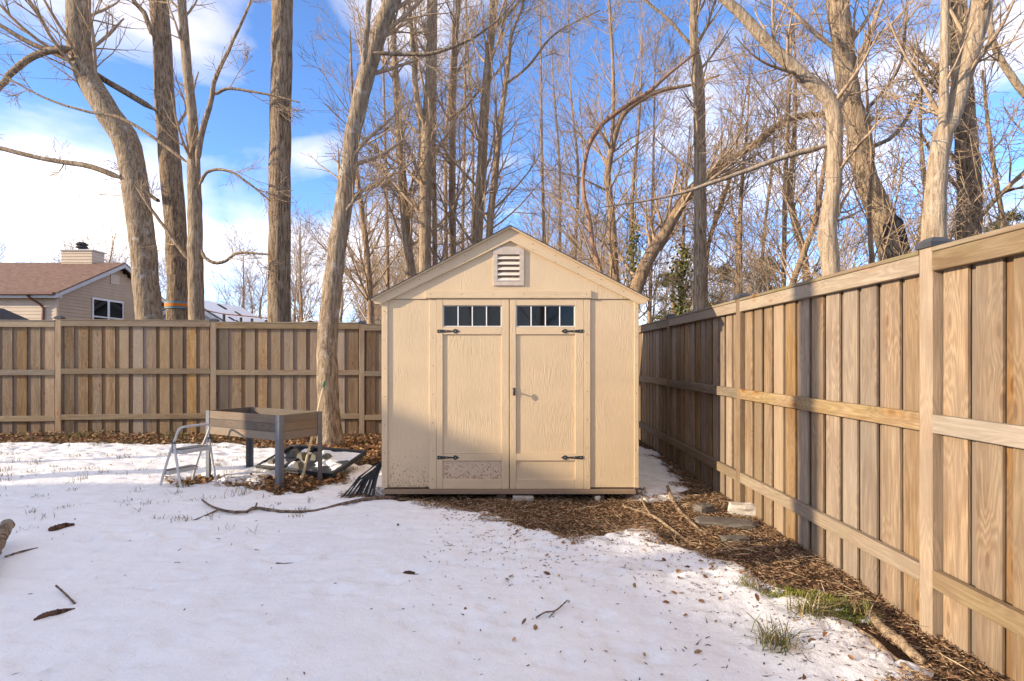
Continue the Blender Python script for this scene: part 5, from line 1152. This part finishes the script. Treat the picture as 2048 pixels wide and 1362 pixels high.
# low dark roof at the picture's edge
p_ = P(-95, 634, 14); ds = thing('dark_roofed_shed', 'low shed with dark sloping roof peeping over the fence corner', 'shed', (p_[0] - .6, 14, 0)); O4 = np.array(ds.location)
prism('wall', [(p_[0] - 1.8, 0), (p_[0] + .5, 0), (p_[0] + .5, p_[2] - .25), (p_[0] - .6, p_[2] + .1), (p_[0] - 1.8, p_[2] - .25)], 14.1, 16, M['roofdark'], ds, O4, 'Y')
for s_ in (-1, 1): prism('roof', [(p_[0] - .6, p_[2] + .3), (p_[0] - .6 + s_ * 1.35, p_[2] - .27), (p_[0] - .6 + s_ * 1.35, p_[2] - .20), (p_[0] - .6, p_[2] + .38)], 14, 16.1, M['roofdark'], ds, O4, 'Y')

# ------------------------------------------------------------------ what stands outside the frame, to the left of and behind the viewer: it shades the yard
rh = np.array([SUN[0], SUN[1]]) / np.hypot(SUN[0], SUN[1]); ph = np.array([rh[1], -rh[0]]); TAN = -SUN[2] / np.hypot(SUN[0], SUN[1])
def rp(X, Y): return float(np.dot(rh, (X, Y))), float(np.dot(ph, (X, Y)))
def needQ(X, Y, z): r_, p__ = rp(X, Y); return p__, z + r_ * TAN
QA = needQ(-1.237, 5.65, szf(808)); QB = needQ(sx(1178), 5.65, .11); QL = needQ(*G(0, 975)[:2], 0); QF = needQ(1.35, 3.0, 0.0)
R0 = -19.0; up = -R0 * TAN
hs_ = thing('neighbour_house', 'house outside the view whose gable shades the snow', 'house', (float(rh[0] * R0), float(rh[1] * R0), 0), math.atan2(rh[1], rh[0]))
# local x = rh, local y = -ph  (so p = -y)
def lp(p__): return -p__
zA, zB, zL, zF = QA[1] + up, QB[1] + up, QL[1] + up, QF[1] + up
pk = QA[0] - .12; slr = (zA - zB) / (QB[0] - QA[0]); zk = zA + slr * .12
sll = (zk - zL) / (pk - QL[0])
def yz_prism(name, pts, x0, x1, mat):
    n_ = len(pts); V_ = [(x, y, z) for x in (x0, x1) for y, z in pts]; F_ = [tuple(range(n_)), tuple(range(2 * n_ - 1, n_ - 1, -1))] + [(i, n_ + i, n_ + (i + 1) % n_, (i + 1) % n_) for i in range(n_)]
    me = py_mesh(name, V_, F_, mat); bm = bmesh.new(); bm.from_mesh(me); bmesh.ops.recalc_face_normals(bm, faces=bm.faces); bm.to_mesh(me); bm.free(); return ob(name, me, hs_)
pe_ = QB[0] + (zB - zF) / slr
yz_prism('gable_wing', [(lp(QL[0] - .3), 0), (lp(QL[0] - .3), zL - .3 * sll), (lp(pk), zk), (lp(pe_), zF), (lp(pe_), 0)], -3.5, 0.0, M['clap'])
n_ = 0
V_ = [(-7, lp(pe_), 0), (-7, lp(16), 0), (0, lp(16), 0), (0, lp(pe_), 0), (-7, lp(pe_), 3.6), (-7, lp(16), 3.6), (0, lp(16), 3.6), (0, lp(pe_), 3.6), (-2.5, lp(pe_), zF - .02 + 2.5 * TAN), (-2.5, lp(16), zF - .02 + 2.5 * TAN)]
me = py_mesh('main_block', V_, [(0, 1, 5, 4), (3, 7, 6, 2), (0, 4, 8, 7, 3), (1, 2, 6, 9, 5), (4, 5, 9, 8), (7, 8, 9, 6)], M['clap']); bm = bmesh.new(); bm.from_mesh(me); bmesh.ops.recalc_face_normals(bm, faces=bm.faces); bm.to_mesh(me); bm.free(); ob('main_block', me, hs_)
def side_tree(p__, r__, wd, label, h=11.0, lean_=0.0):
    b = rh * r__ + ph * p__
    pts = [np.array([b[0], b[1], -.1]), np.array([b[0] + lean_ * ph[0], b[1] + lean_ * ph[1], h * .35]), np.array([b[0], b[1], h * .7]), np.array([b[0] + .2, b[1], h])]
    return make_tree('bare_tree', label, 'tree', [(pts, [wd / 2 * 1.1, wd / 2, wd / 2 * .8, .03])], M['bark_grey'], (9, 5, 4), (.62, .97), 1.8, minr=.006, ground=False, trunk_sides=12)
pf, _ = needQ(2.09, 4.32, 0); pf2, _ = needQ(2.09, 3.98, 0)
side_tree((pf + pf2) / 2, -9.0, abs(pf2 - pf), 'tree outside the view whose shadow bars the long fence')
side_tree(needQ(*G(100, 957)[:2], 0)[0], -8.0, .30, 'tree outside the view shading the snow beside the stool')
side_tree(needQ(*G(200, 922)[:2], 0)[0], -8.5, .10, 'thin tree outside the view casting a narrow snow shadow', 9)
side_tree(needQ(-2.66, 5.98 + .2, 0)[0], -8.2, .42, 'tree outside the view shading the planter front')
for x, y, s in ((-6, -13, .9), (1.5, -15, 1.0), (7, -12, .8), (-2.5, -19, 1.1)):
    copy_tree(protos[int(abs(x)) % 3], (x, y, 0), x, s, 'bare tree behind the viewer, mirrored in the shed windows', 'trees behind the viewer')
for x, y, s, lab in ((4.5, -9, 430, 'evergreen behind the viewer mirrored in the right shed window'), (-4.6, -11, 470, 'evergreen behind the viewer mirrored in the left shed window')):
    t = pine(lab, 1024, 560, 12, 1.3, 1500, 'evergreens behind the viewer', 'evergreen_tree'); t.location = (x, y, 0)
